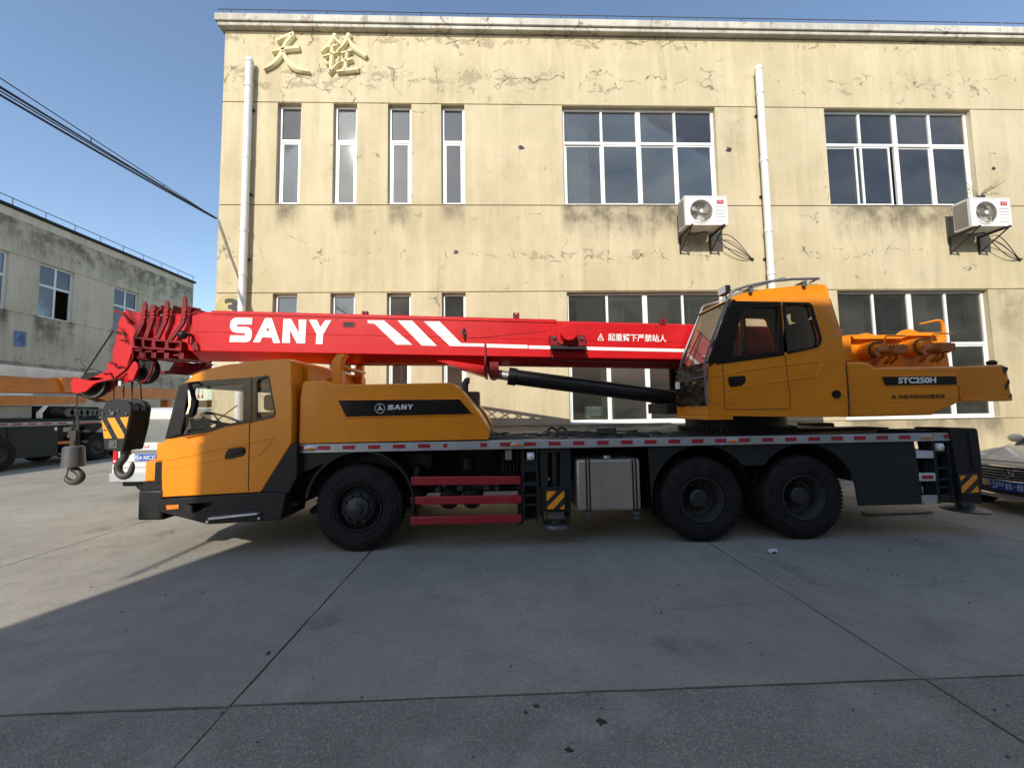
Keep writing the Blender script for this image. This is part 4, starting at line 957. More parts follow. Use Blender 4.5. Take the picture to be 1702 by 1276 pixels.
# ---- turntable -------------------------------------------------------------------
tcx = P(1219, 711, YC).x
tt = MB().cyl((tcx, YC, 1.311), (tcx, YC, 1.40), .80, n=48).cyl((tcx, YC, 1.401), (tcx, YC, 1.62), .70, n=48)
for i in range(72):
    a = 2*math.pi*i/72; q = Vector((tcx+.80*math.cos(a), YC+.80*math.sin(a), 0)); tt.box(q.x-.012, q.x+.012, q.y-.012, q.y+.012, 1.32, 1.39)
obj('turntable', tt, M['black'], tr)
# ---- upper structure: rear body ----------------------------------------------------
YU = 4.80
rb = ca([(118,645),(290,645),(340,685),(972,675),(985,945),(955,962),(780,1046),(143,1062)])
ub = obj('rear_body', MB().prism(poly(rb, YU), (0, 2.5, 0)), M['yellow'], tr, .03, seg=3)
obj('body_crease', MB().prism(poly(ca([(135,935),(985,940),(985,950),(135,945)]), YU-.004), (0, .01, 0)), M['yellow'], ub, .003)
cwm = obj('counterweight', MB().prism(poly(ca([(976,678),(1305,662),(1345,682),(1384,920),(1376,940),(1000,946)]), YU-.01), (0, 2.52, 0)), M['yellow2'], tr, .03, seg=3)
obj('counterweight_lip', MB().prism(poly(ca([(1003,922),(1378,912),(1380,938),(1004,944)]), YU-.02), (0, .02, 0)), M['yellow2'], cwm, .005)
for q in ([(1305,680),(1345,684),(1348,700),(1318,740)], [(1320,830),(1352,770),(1362,800),(1335,856)], [(1335,936),(1372,880),(1380,925),(1372,938)]):
    plate('hazard_mark', ca(q), YU-.016, .004, M['hazblk'], cwm)
obj('sticker_frame', MB().prism(poly(ca([(372,744),(966,740),(990,826),(432,830)]), YU-.008), (0, .014, 0)), M['yellow'], ub, .004)
st = plate('sticker', ca([(390,757),(955,752),(960,815),(425,821)]), YU-.013, .01, M['gloss'], ub)
obj('lettering', tpx('STC250H', ca, (514,762), (800,758), (514,808), YU-.017, .003, .035), M['print'], st)
obj('warning_lettering', tpx('作业半径内注意安全', ca, (515,892), (872,886), (515,924), YU-.006, .003, .012), M['printblk'], ub)
def triangle(conv, a, b, c_, Y, mat, parent):
    A, B, C_ = [P(*q, Y) for q in conv([a, b, c_])]; g = (A+B+C_)/3
    mb = MB().prism([A, B, C_], (0, .003, 0), [[g+(A-g)*.66, g+(B-g)*.66, g+(C_-g)*.66]])
    mb.prism([g+(A-g)*.40+Vector((-.004, 0, 0)), g+(A-g)*.40+Vector((.004, 0, 0)), g+Vector((.004, 0, -.01)), g+Vector((-.004, 0, -.01))], (0, .003, 0)); return obj('warning_triangle', mb, mat, parent)
triangle(ca, (484,890), (462,922), (502,921), YU-.006, M['printblk'], ub)
p = P(*ca([(1235, 640)])[0], YU+.1)
obj('rear_lamp', MB().ball((p.x, YU+.12, p.z-.02), .05, (1.2, 1, .8)).cyl((p.x, YU+.12, p.z-.12), (p.x, YU+.12, p.z-.03), .03, n=10), M['black'], cwm)
# ---- winches ---------------------------------------------------------------------------
YWn = 5.45
wp = cw([(60,700),(85,310),(180,296),(210,296),(880,296),(960,262),(1430,262),(1470,380),(1540,830),(60,830)])
wn = obj('winch_frame', MB().prism(poly(wp, YWn+.10), (0, .03, 0)).prism(poly(cw([(205,305),(870,305),(955,275),(1425,275),(1425,305),(965,305),(880,345),(240,350)]), YWn), (0, .10, 0)).prism(poly(cw([(60,640),(85,310),(190,300),(215,640)]), YWn-.02), (0, .12, 0)), M['winch'], tr, .004)
obj('far_winch_plate', MB().prism([Vector((q.x, 6.75, q.z)) for q in poly(wp, YWn+.10)], (0, .03, 0)), M['winch'], wn, .004)
for cx_, cy_, r in ((430, 465, .225), (1015, 440, .255)):
    c_ = P(*cw([(cx_, cy_)])[0], 5.62)
    d = MB().lathe(c_, [(.08, .02), (r, .02), (r, .05), (r*.68, .052), (r*.68, .95), (r, .952), (r, .98), (.08, .98)], 40)
    do = obj('winch_drum', d, M['winch'], wn)
    co = MB().lathe(c_, [(r*.68+.002, .06)]+[(r*.80+.012*math.sin(i*1.57), .06+i*.012) for i in range(73)]+[(r*.68+.002, .94)], 36); obj('rope_coil', co, M['rope'], do)
for cx_, cy_, r, mo in ((480, 515, 132, [(480,520),(560,460),(640,420),(740,400),(915,430),(900,600),(880,640),(500,640)]), (1075, 470, 128, [(1100,500),(1190,420),(1280,390),(1400,370),(1540,390),(1520,560),(1500,650),(1120,640)])):
    c_ = P(*cw([(cx_, cy_)])[0], YWn); r_ = r/8.105/640*YWn
    gm = MB().cyl((c_.x, YWn-.07, c_.z), (c_.x, YWn+.098, c_.z), r_, n=32).cyl((c_.x, YWn-.16, c_.z), (c_.x, YWn-.071, c_.z), r_*.62, n=24)
    gbolt = MB()
    for i in range(18):
        a = 2*math.pi*i/18; q = Vector((c_.x+r_*.86*math.cos(a), 0, c_.z+r_*.86*math.sin(a))); gbolt.cyl((q.x, YWn-.095, q.z), (q.x, YWn-.069, q.z), .014, n=6)
    go = obj('winch_gearbox', gm, M['winch'], wn); obj('gear_bolt', gbolt, M['rust'], go)
    mp_ = poly(cw(mo), YWn-.25); cxm = sum(p.x for p in mp_)/len(mp_); czm = sum(p.z for p in mp_)/len(mp_)
    mm = MB().cyl((cxm-.08, YWn-.16, czm+.0), (cxm+.14, YWn-.30, czm+.01), .07, n=18).box(cxm-.02, cxm+.17, YWn-.36, YWn-.18, czm-.045, czm+.07).box(cxm-.13, cxm+.10, YWn-.31, YWn-.14, czm-.02, czm+.015)
    for k, r_m in ((0, .03), (2, .024), (3, .02)): mm.tube([(cxm-.15+k*.09, YWn-.22, czm-.01), (cxm-.15+k*.085, YWn-.26, czm-.07-.01*k), (cxm-.13+k*.08, YWn-.16, czm-.17)], r_m, 8)
    for k in range(6): mm.cyl((cxm-.1+k*.045, YWn-.33, czm+.05), (cxm-.1+k*.045, YWn-.33, czm+.085), .014, n=8)
    obj('winch_motor', mm, paint('motor_orange', (.34,.11,.02), .55, dirt=.6, dcol=(.12,.07,.03)), wn, .006)
    obj('motor_guard', MB().tube(poly(cw([(mo[2][0], mo[2][1]+10), (mo[2][0]+20, mo[2][1]-95), (mo[2][0]+40, mo[2][1]-112), (mo[2][0]+290, mo[2][1]-112)]), YWn-.22), .010, 6), M['winch'], wn)
hp_ = cw([(1120,150),(1250,122),(1360,100),(1400,108),(1428,150),(1445,260),(1455,370)])
obj('winch_handrail', MB().tube(poly(hp_, 5.6), [.012,.014,.018,.024,.026,.026,.026], 8), M['winch'], wn)
# ---- operator cab --------------------------------------------------------------------
YO0, YO1 = 4.78, 5.62
oc_ = c7([(325,1064),(318,880),(330,725),(372,700),(388,690),(492,246),(520,218),(580,196),(700,175),(850,158),(1050,138),(1148,138),(1172,158),(1188,240),(1270,490),(1300,690),(1322,1070),(1180,1076),(700,1072)])
g1 = c7([(495,650),(500,625),(572,312),(596,302),(828,300),(822,612)]); g2 = c7([(893,608),(872,280),(1028,285),(1046,300),(1112,515),(1108,560),(1085,580)])
of = c7([(325,1064),(318,880),(330,725)])
om = shell(oc_, [inset_poly(g1, -.03), inset_poly(g2, -.04)], YO0, YO1, skip=(0,1,2,3,4,13), reveal=.03)
oc2 = obj('operator_cab', om, M['yellow'], tr, .028, seg=3)
lining('cab_lining', oc_, [g1, g2], YO0, YO1, oc2, (0,1,2,3,4,13))
ba_, bb_ = P(*oc_[13], YO0), P(*oc_[14], YO0)
obj('rear_window_frame', MB().tube([(ba_.x, YO0+.03, ba_.z), (bb_.x, YO0+.03, bb_.z), (bb_.x, YO1-.03, bb_.z), (ba_.x, YO1-.03, ba_.z), (ba_.x, YO0+.03, ba_.z)], .03, 6), M['black'], oc2)
obj('rear_window', MB().prism([Vector((ba_.x, YO0+.03, ba_.z)), Vector((bb_.x, YO0+.03, bb_.z)), Vector((bb_.x, YO1-.03, bb_.z)), Vector((ba_.x, YO1-.03, ba_.z))], (.006, 0, .002)), M['glassdark'], oc2)
obj('window_surround', MB().prism(poly(c7([(384,705),(400,660),(490,262),(520,256),(843,262),(846,300),(868,640),(640,672)]), YO0-.008), (0, .014, 0), [poly(g1, YO0-.008)]), M['gloss'], oc2, .003)
obj('window_surround', MB().prism(poly(c7([(850,262),(1045,266),(1066,285),(1134,515),(1128,556),(1105,584),(890,632),(874,500)]), YO0-.008), (0, .014, 0), [poly(g2, YO0-.008)]), M['gloss'], oc2, .003)
for g in (g1, g2):
    for yy in (YO0+.02, YO1-.03): obj('side_glass', MB().prism([Vector((p.x, yy, p.z)) for p in poly(g, YO0)], (0, .006, 0)), M['glassdark'], oc2)
Qa, Qb = P(*c7([(388,690)])[0], YO0), P(*c7([(494,244)])[0], YO0)
fzl = P(*c7([(325,735)])[0], YO0); xf = fzl.x
zl0 = P(*c7([(325,1064)])[0], YO0).z
obj('windshield', MB().prism([Vector((Qa.x-.10, YO0+.03, Qa.z)), Vector((Qa.x-.10, YO1-.03, Qa.z)), Vector((Qb.x, YO1-.03, Qb.z)), Vector((Qb.x, YO0+.03, Qb.z))], (.010, 0, .004)), M['glassdark'], oc2)
obj('windshield_frame', MB().tube([(Qa.x-.10, YO0+.02, Qa.z), (Qb.x, YO0+.02, Qb.z), (Qb.x, YO1-.02, Qb.z), (Qa.x-.10, YO1-.02, Qa.z), (Qa.x-.10, YO0+.02, Qa.z)], .016, 6), M['black'], oc2)
obj('pillar_trim', MB().prism([Vector((Qa.x-.10, YO0+.0, Qa.z)), Vector((Qa.x+.10, YO0, Qa.z-.0)), Vector((Qb.x+.06, YO0, Qb.z)), Vector((Qb.x-.0, YO0, Qb.z))], (0, .03, 0)), M['gloss'], oc2, .004)
fz = MB().add([(xf, YO0, zl0), (xf, YO1, zl0), (xf-.02, YO1, fzl.z-.1), (xf-.02, YO0, fzl.z-.1), (Qa.x-.10, YO1, Qa.z), (Qa.x-.10, YO0, Qa.z)], [(0,1,2,3), (3,2,4,5)])
obj('front_panel', fz, M['yellow'], oc2)
ts = MB(); nx, nz = 10, 12
zt_, zb__ = Qa.z-.02, zl0+.12
ts.add([(xf-.035+.022*math.sin(i*2.1+j*1.7)+.014*math.sin(j*3.3+i), YO0+.02+(YO1-YO0-.04)*i/nx, zb__+(zt_-zb__)*j/nz) for j in range(nz+1) for i in range(nx+1)], [(j*(nx+1)+i, j*(nx+1)+i+1, (j+1)*(nx+1)+i+1, (j+1)*(nx+1)+i) for j in range(nz) for i in range(nx)])
obj('front_sheet', ts, M['tarp'], oc2, smooth=1.2)
obj('sheet_label', MB().box(xf-.085, xf-.075, YO1-.22, YO1-.10, Qa.z-.30, Qa.z-.20), M['print'], oc2)
obj('front_sill', MB().box(xf-.04, xf+.3, YO0+.005, YO1-.005, zl0-.06, zl0-.002), M['yellow'], oc2, .01)
for pts in ([(428,705),(438,860),(446,1022),(600,1022),(905,1019),(905,915),(890,815),(872,640)],): obj('door_seam', MB().tube(poly(c7(pts), YO0-.001), .0045, 5), M['dark'], oc2)
obj('body_seam', MB().tube(poly(c7([(1302,690),(1316,850),(1324,1066)]), YO0-.001), .006, 5), M['dark'], oc2)
for pts, r in (([(330,795),(430,778),(640,738),(880,708),(1000,694),(1138,682)], .011), ([(445,890),(640,852),(890,812),(1095,788),(1140,700)], .011), ([(335,970),(440,968),(900,968),(1320,960)], .008), ([(330,895),(435,892)], .008), ([(890,632),(1060,600),(1120,590),(1150,565)], .009)):
    crease(c7(pts), r, YO0+.003, M['yellow'], oc2)
plate('door_handle', c7([(470,800),(480,790),(585,783),(597,795),(592,830),(570,852),(495,864),(478,850)]), YO0-.012, .03, M['gloss'], oc2, .008)
plate('handle_grip', c7([(505,815),(580,805),(582,822),(510,834)]), YO0-.028, .015, M['black'], oc2, .005)
p = P(*c7([(1230, 915)])[0], YO0)
obj('lock_knob', MB().cyl((p.x, YO0-.02, p.z), (p.x, YO0, p.z), .052, n=24).cyl((p.x, YO0-.03, p.z), (p.x, YO0-.021, p.z), .02, n=12), M['gloss'], oc2)
# inside
sx = P(*c7([(960, 420)])[0], 5.2)
obj('seat', MB().box(sx.x-.55, sx.x+.02, 4.95, 5.42, 1.95, 2.10).box(sx.x-.06, sx.x+.08, 4.97, 5.40, 2.1, sx.z+.02).box(sx.x-.02, sx.x+.10, 5.06, 5.32, sx.z+.04, sx.z+.22), M['seat'], oc2, .04)
obj('cab_floor', MB().box(xf+.05, 4.2, YO0+.05, YO1-.05, zl0+.02, zl0+.06).box(4.15, 4.2, YO0+.05, YO1-.05, zl0+.06, 2.4).box(xf+.3, xf+.45, 5.0, 5.4, zl0+.06, 2.3), M['dark'], oc2)
# guard rails on the cab
g_near = c7([(320,988),(308,820),(302,700),(330,600),(470,235),(490,200),(520,178),(600,152),(760,118),(920,102),(1110,98)])
g_far = c7([(132,1012),(124,900),(116,775),(150,640),(285,305),(300,288),(330,280),(400,262),(470,228),(640,160),(780,118),(870,92)])
gr = MB().tube(poly(g_near, YO0-.06), .017, 8).tube([P(*q, YO1-.02 if i < 7 else YO1-.05*(i-6)) for i, q in enumerate(g_far)], .015, 8)
P2 = lambda q, Y: P(*c7([q])[0], Y)
gr.tube([P2((122,830), YO1-.02), P2((303,790), YO0-.06)], .014, 6).tube([P2((160,790), YO1-.05), P2((302,738), YO0-.06)], .012, 6)
gr.tube([P2((620,150), YO0-.06), P2((640,170), YO1-.1)], .012, 6).tube([P2((760,118), YO0-.06), P2((850,95), YO1-.1)], .012, 6).tube([P2((1100,100), YO0-.06), P2((1045,128), YO0+.1)], .012, 6)
for q in ((628,165), (1008,122)): a_ = P2(q, YO0-.03); gr.box(a_.x-.02, a_.x+.02, YO0-.05, YO0+.1, a_.z-.06, a_.z+.01)
obj('guard_rail', gr, M['grey'], oc2)
p = P2((442,185), YO0+.25)
wl = obj('work_lamp', MB().box(p.x-.035, p.x+.035, YO0+.16, YO0+.34, p.z-.055, p.z+.055), M['black'], oc2, .008); obj('lens', MB().box(p.x-.042, p.x-.036, YO0+.17, YO0+.33, p.z-.045, p.z+.045), M['refwhite'], wl)
obj('lamp_bracket', MB().tube([(p.x+.02, YO0+.25, p.z-.05), (p.x+.03, YO0+.25, p.z-.16)], .01, 6), M['black'], oc2)
obj('wiper', MB().tube([P2((375,530), YO0+.02), P2((320,650), YO0+.2)], .008, 5).tube([(Qa.x-.13, YO1-.25, Qa.z+.03), (Qa.x+.1, YO1-.3, Qa.z+.50)], .008, 5), M['black'], oc2)
# mounting between cab and boom
obj('slewing_frame', MB().box(xf+.25, 5.6, 5.66, 5.72, 1.62, 2.45).box(xf+.25, 5.6, 6.42, 6.48, 1.62, 2.45).box(xf-.0, 4.6, 5.721, 6.419, 1.62, 1.75).box(xf-.16, xf+.3, 5.66, 6.4, 1.60, 1.76), M['chassis'], tr, .01)
# ---- boom ---------------------------------------------------------------------------------
YBm = 5.72; YBf = 6.22
def lin(a, b): return lambda x: a[1]+(b[1]-a[1])*(x-a[0])/(b[0]-a[0])
tA, tB = P(330, 517, YBm), P(1160, 538.5, YBm); bA, bB = P(330, 583, YBm), P(1160, 597.5, YBm)
ztop = lambda x: lin((tA.x, tA.z), (tB.x, tB.z))(x); zbot = lambda x: lin((bA.x, bA.z), (bB.x, bB.z))(x)
def section(x, dy=0, dt=0, db=0, ch_=.13):
    a, b = ztop(x)-dt, zbot(x)+db; y0, y1 = YBm+dy, YBf-dy
    return [Vector((x, y0, b)), Vector((x, y0, a-.03)), Vector((x, y0+.03, a)), Vector((x, y1-.03, a)), Vector((x, y1, a-.03)), Vector((x, y1, b)), Vector((x, y1-.17, b-ch_*.9)), Vector((x, y0+.19, b-ch_*.9))]
def boomseg(x0, x1, dy=0, dt=0, db=0, n=1, c_=.13):
    mb = MB(); s0, s1 = section(x0, dy, dt, db, c_), section(x1, dy, dt, db, c_); k = len(s0)
    return mb.add(s0+s1, [(i, (i+1) % k, k+(i+1) % k, k+i) for i in range(k)]+[tuple(range(k)), tuple(range(k, 2*k))])
xb0, xb1 = P(318, 550, YBm).x, 5.3
boom = obj('boom', boomseg(xb0, xb1), M['red'], tr, .008)
rimt = MB(); x0, x1 = P(352, 520, YBm).x, P(925, 530, YBm).x
rimt.add([(x, y, ztop(x)+dz) for x in (x0, x1) for y in (YBm-.012, YBm+.05) for dz in (-.040, .012)], [(0,1,3,2),(4,6,7,5),(0,4,5,1),(2,3,7,6),(0,2,6,4),(1,5,7,3)])
obj('boom_flange', rimt, M['red'], boom, .004)
for u in (.52,):
    wlm = MB(); za_, zb_2 = lambda x: ztop(x)*(1-u)+zbot(x)*u, 0
    wlm.tube([(xb0+.05, YBm, za_(xb0)), (3.3, YBm, za_(3.3))], .006, 5); obj('weld_seam', wlm, M['red'], boom)
wlm = MB().tube([P(*c5b([(10,415)])[0], YBm), P(*c5b([(530,365)])[0], YBm)], .005, 5); obj('boom_cable', wlm, M['red_shaded'], boom)
YT = YBm-.003
for q in letters(YT, cl_([(408,140),(1255,150),(408,346)]), .004): obj('letter', q, M['print'], boom)
for q in ([(530,293),(640,293),(832,457),(725,457),(578,316),(532,311)], [(733,295),(830,295),(997,465),(895,462)], [(910,300),(1015,300),(1160,447),(1318,450),(1318,470),(1085,465)]):
    plate('white_stripe', c3(q), YT-.001, .003, M['print'], boom)
plate('white_stripe', c3([(1332,451),(1608,459),(1608,483),(1332,475)]), YT-.001, .003, M['print'], boom)
plate('white_stripe', c5b([(400,462),(1520,488),(1520,508),(400,484)]), YT-.001, .003, M['print'], boom)
obj('warning_lettering', tpx('起重臂下严禁站人', c5b, (935,381), (1326,390), (935,432), YT, .003, .012), M['print'], boom)
triangle(c5b, (886,380), (862,429), (908,431), YT-.001, M['print'], boom)
so4 = MB(); q = P(*c3([(405, 322)])[0], YT)
op = [Vector((q.x+sx_*.045+.028*math.cos(a), YT, q.z+.028*math.sin(a))) for sx_, a0 in ((1, -90), (-1, 90)) for a in [math.radians(a0+22.5*i) for i in range(9)]]
obj('boom_slot', so4.prism([Vector((q.x+(p.x-q.x)*1.3, YT-.004, q.z+(p.z-q.z)*1.45)) for p in op], (0, .008, 0), [[Vector((p.x, YT-.004, p.z)) for p in op]]), M['red_shaded'], boom); obj('slot_hole', MB().prism(op, (0, .002, 0)), M['dark'], boom)
for x, y, s_ in ((607, 523, 1), (858, 526.5, 1.15), (1101, 535, 1)):
    p = P(x, y, YBm+.02); mb = MB().box(p.x-.04*s_, p.x-.008, YBm-.01, YBm+.06, p.z-.05, p.z+.05*s_).box(p.x+.008, p.x+.04*s_, YBm-.01, YBm+.06, p.z-.05, p.z+.05*s_).cyl((p.x-.05, YBm+.02, p.z+.02), (p.x+.05, YBm+.02, p.z+.02), .015, n=8).box(p.x-.007, p.x+.007, YBm-.005, YBm+.055, p.z-.05, p.z)
    obj('boom_lug', mb, M['red_shaded'], boom, .004)
p = P(*c3([(1182, 385)])[0], YBm-.03); obj('boom_hook_eye', MB().tube([p+Vector((0, 0, .09)), p+Vector((-.03, -.02, .03)), p+Vector((0, -.02, -.03)), p+Vector((0, 0, -.08))], .014, 6).box(p.x-.03, p.x+.02, p.y-.01, YBm, p.z-.01, p.z+.03), M['dark'], boom)
for x, y in ((318, 290),): 
    p = P(*c3([(x, y)])[0], YT); obj('boom_bolt', MB().cyl(p, p+Vector((0, .01, 0)), .012, n=10), M['dark'], boom)
p = P(*c5b([(1258, 338)])[0], YT); obj('boom_bolt', MB().cyl(p, p+Vector((0, .01, 0)), .014, n=10), M['dark'], boom)
# rope reel on the boom side
rc = P(*crop(900, 520, 15.95)([(735, 520)])[0], YBm-.28); rr_ = .112
rl = MB().cyl((rc.x, YBm-.28, rc.z), (rc.x, YBm-.12, rc.z), rr_, n=36).lathe((rc.x, YBm-.12, rc.z), [(.02, 0), (rr_*1.42, 0), (rr_*1.42, .10), (.02, .10)], 40)
ro_ = obj('cable_reel', rl, M['red'], boom, .006)
cR = crop(900, 520, 15.95)
obj('reel_bracket', MB().prism(poly(cR([(205,600),(255,585),(470,625),(480,560),(1150,580),(1190,620),(1150,680),(1205,850),(1195,880),(250,860),(215,740)]), YBm-.11), (0, .108, 0)), M['red_shaded'], ro_, .004)
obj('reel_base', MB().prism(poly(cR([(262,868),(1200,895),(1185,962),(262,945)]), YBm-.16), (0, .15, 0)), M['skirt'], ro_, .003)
obj('reel_bolt', MB().ball(P(*cR([(340, 660)])[0], YBm-.13), .022).ball(P(*cR([(1060, 680)])[0], YBm-.13), .02).tube(poly(cR([(420,740),(540,830),(590,730)]), YBm-.15), .008, 5), M['steel'], ro_)
obj('reel_hose', MB().tube(poly(cR([(560,840),(420,920),(290,1000),(245,1080),(245,1160),(300,1230),(430,1262),(640,1266)]), YBm-.12), .010, 6).tube([P(*c5b([(640,568)])[0], YBm-.02), P(*c5b([(1215,580)])[0], YBm-.02), P(*c5b([(1450,590)])[0], YBm-.02)], .009, 6), M['black'], ro_)
# lift cylinder bracket and cylinder
lb = MB().prism(poly(c3([(915,538),(1010,552),(1318,597),(1318,666)]), YBm+.10), (0, .44, 0)); obj('lift_bracket', lb, M['red'], boom, .006)
obj('bracket_rib', MB().prism(poly(c3([(1317,452),(1329,452),(1332,670),(1314,664)]), YBm-.02), (0, .70, 0)), M['red_shaded'], boom, .003)
pc = P(*c3([(1380, 648)])[0], YC-.15)
obj('clevis', MB().cyl((pc.x, YC-.26, pc.z), (pc.x, YC+.26, pc.z), .085, n=24).box(pc.x-.09, pc.x+.08, YC-.22, YC-.12, pc.z, pc.z+.22).box(pc.x-.09, pc.x+.08, YC+.12, YC+.22, pc.z, pc.z+.22), M['red_shaded'], boom, .006)
e0, e1, e2, e3 = P(*c3([(1400,655)])[0], YC), P(*c5b([(262,668)])[0], YC), P(*c5b([(318,676)])[0], YC), P(*c5b([(1500,832)])[0], YC)
ly = obj('lift_cylinder', MB().cyl(e1, e2, .138, n=28).cyl(e2, e3, .122, n=28), M['cylblack'], tr, .006); obj('piston_rod', MB().cyl(e0, e1, .075, n=20), M['alu'], ly)
# inner boom sections and their head collars
xs_ = [P(*ch([(x, 500)])[0], YBm+.02).x for x in (745, 835, 940, 1065, 1195)]
for k in range(4):
    dy = .04+.035*(3-k); obj('boom_section', boomseg(xs_[k]-.05, xb0+.3, dy, .05*(4-k)*.6, .015*(4-k), c_=.10), M['red'], boom)
for k, (xl, xr, yt, yb2, tip) in enumerate(((745, 832, 455, 560, (850,118)), (838, 930, 466, 565, (932,148)), (942, 1052, 478, 572, (1060,104)), (1066, 1192, 490, 580, (1228,66)))):
    Yc_ = YBm-.05
    # boxed foot at the bottom corner
    bx_ = MB().prism(poly(ch([(xl-8,yt-6),(xr+6,yt+2),(xr+6,yb2+8),(xl-8,yb2-4)]), Yc_), (0, .10, 0), [poly(ch([(xl+10,yt+14),(xr-8,yt+20),(xr-8,yb2-12),(xl+10,yb2-20)]), Yc_)])
    bo_ = obj('collar', bx_, M['red_shaded'], boom, .004)
    ox = [0, 96, 110, 130][k] if False else xl
    hx = tip[0]
    rib = ch([(xr-20, yt-5), (xr+4, yt-3), (xl+110 if k else xl+100, 305), (hx+18, 225), (hx+22, 180), (hx+8, tip[1]+12), (hx, tip[1]), (hx-14, tip[1]+8), (hx-22, 190), (hx-30, 262), (hx-42, 330), (xl-4, yt-6)])
    obj('collar_rib', MB().prism(poly(ch([(xl-2,yt-6),(xl+40,yt-4),(hx-8,330),(hx+16,250),(hx+18,150),(hx+10,tip[1]+10),(hx,tip[1]),(hx-14,tip[1]+10),(hx-20,150),(hx-34,240),(hx-46,330)]), Yc_+.005), (0, .03, 0)), M['red_shaded'], bo_, .003)
    for yy in (205, 235, 268):
        o_ = c_ = P(*ch([(hx-6, yy)])[0], Yc_-.01); obj('rib_pad', MB().box(c_.x-.022, c_.x+.022, Yc_-.012, Yc_+.002, c_.z-.012, c_.z+.008), M['red'], bo_)
    xq = P(*ch([(xr+4, 500)])[0], Yc_).x; zt_, zb_3 = ztop(xq)+.02, zbot(xq)-.02
    fl = MB().box(xq-.02, xq, Yc_+.11, YBf+.04, zt_-.02, zt_+.07).box(xq-.02, xq, YBf-.01, YBf+.05, zb_3, zt_-.021).box(xq-.04, xq+.03, Yc_+.02, YBf+.03, zb_3-.10, zb_3-.02)
    cur = poly(ch([(hx+20,225),(hx+60,180),(hx+90,180),(hx+60,200),(hx+40,240),(hx+38,420),(hx+20,440)]), Yc_+.12)
    fl.prism(cur, (0, .05, 0)); obj('collar_plate', fl, M['red_shaded'], bo_, .003)
p = P(*ch([(1210, 435)])[0], YBm-.12); obj('sensor_ball', MB().ball(p, .062).cyl(p, p+Vector((.05, .10, .02)), .02, n=8), M['black'], boom)
obj('collar_seam', MB().tube(poly(ch([(1275,260),(1282,240),(1370,208),(1380,190),(1270,170)]), YBm-.02), .009, 6).tube(poly(ch([(1275,260),(1270,520)]), YBm-.02), .009, 6), M['red_shaded'], boom)
plate('collar_shadow_lug', ch([(1300,500),(1325,492),(1345,510),(1362,575),(1300,572)]), YBm-.03, .03, M['red_shaded'], boom)
un = MB()
for q in ([(745,575),(830,560),(1210,590),(1250,660),(860,655),(770,640)],): un.prism(poly(ch(q), YBm+.10), (0, .45, 0))
for x, y in ((800,578),(895,590),(1010,592),(1165,625)): p = P(*ch([(x, y)])[0], YBm-.02); un.box(p.x-.055, p.x+.05, YBm-.03, YBm+.1, p.z-.012, p.z+.012)
obj('boom_underside', un, M['red_shaded'], boom, .004)
# boom head
hd = MB()
YH = YBm+.02
hd.prism(poly(ch([(640,232),(668,205),(690,196),(815,226),(832,440),(748,448),(738,580),(700,690),(690,720),(555,705),(545,690),(552,570),(580,510),(590,390),(612,290)]), YH), (0, .03, 0))
hd.prism([Vector((p.x, YBf-.05, p.z)) for p in poly(ch([(640,232),(690,196),(815,226),(832,440),(748,448),(738,580),(690,720),(545,690),(552,570),(590,390)]), YH)], (0, .03, 0))
hd.prism([P(*ch([(560,690)])[0], YH+.031), P(*ch([(560,570)])[0], YH+.031), P(*ch([(592,400)])[0], YH+.031), P(*ch([(640,240)])[0], YH+.031), P(*ch([(690,205)])[0], YH+.031), P(*ch([(700,215)])[0], YH+.031), P(*ch([(660,245)])[0], YH+.031), P(*ch([(612,400)])[0], YH+.031), P(*ch([(580,570)])[0], YH+.031), P(*ch([(580,690)])[0], YH+.031)], (0, YBf-YH-.09, 0))
hdo = obj('boom_head', hd, M['red'], boom, .006)
obj('head_lug', MB().prism(poly(ch([(552,198),(562,194),(640,218),(720,322),(690,325),(650,240),(560,214)]), YH-.05), (0, .05, 0)).tube(poly(ch([(600,360),(640,385),(665,440),(680,515)]), YH-.03), .010, 6).tube(poly(ch([(610,480),(690,485)]), YH-.02), .008, 6), M['red_shaded'], hdo, .003)
nz = ch([(490,712),(545,690),(600,692),(690,718),(760,680),(785,710),(792,745),(742,862),(700,862),(688,790),(640,830),(590,852),(500,868),(440,872),(380,895),(330,935),(300,965),(215,988),(172,975),(160,955),(152,880),(185,838),(270,852),(300,855),(430,802),(478,775),(500,760)])
obj('nose_bracket', MB().prism(poly(nz, YH-.02), (0, .035, 0)).prism([Vector((p.x, YH+.30, p.z)) for p in poly(nz, YH-.02)], (0, .035, 0)), M['red'], hdo, .005)
obj('nose_rib', MB().tube(poly(ch([(740,560),(745,650),(680,760),(560,850),(440,875)]), YH-.03), .012, 6).tube(poly(ch([(520,690),(560,700),(590,740),(640,730),(670,750)]), YH-.04), .012, 6).tube(poly(ch([(470,800),(530,795),(555,840)]), YH-.03), .012, 6), M['red_shaded'], hdo)
def sheave(cx_, cy_, r, Y0, Y1, name='sheave', par=None, rimw=.03):
    c_ = P(*ch([(cx_, cy_)])[0], Y0); 
    s_ = obj(name, MB().lathe((c_.x, 0, c_.z), [(.03, Y0), (r*.80, Y0), (r, Y0-.002), (r, Y0+.012), (r*.86, (Y0+Y1)/2), (r, Y1-.012), (r, Y1), (r*.80, Y1), (.03, Y1)], 40), M['black'], par or hdo)
    obj('sheave_rim', MB().lathe((c_.x, 0, c_.z), [(r*.88, Y0-.006), (r*.985, Y0-.006), (r*.985, Y0-.001), (r*.88, Y0-.001)], 40, close=True), M['steel'], s_)
sheave(352, 898, .20, YH+.08, YH+.16)
for k in range(3): sheave(820, 765, .205, YH+.10+.13*k, YH+.19+.13*k)
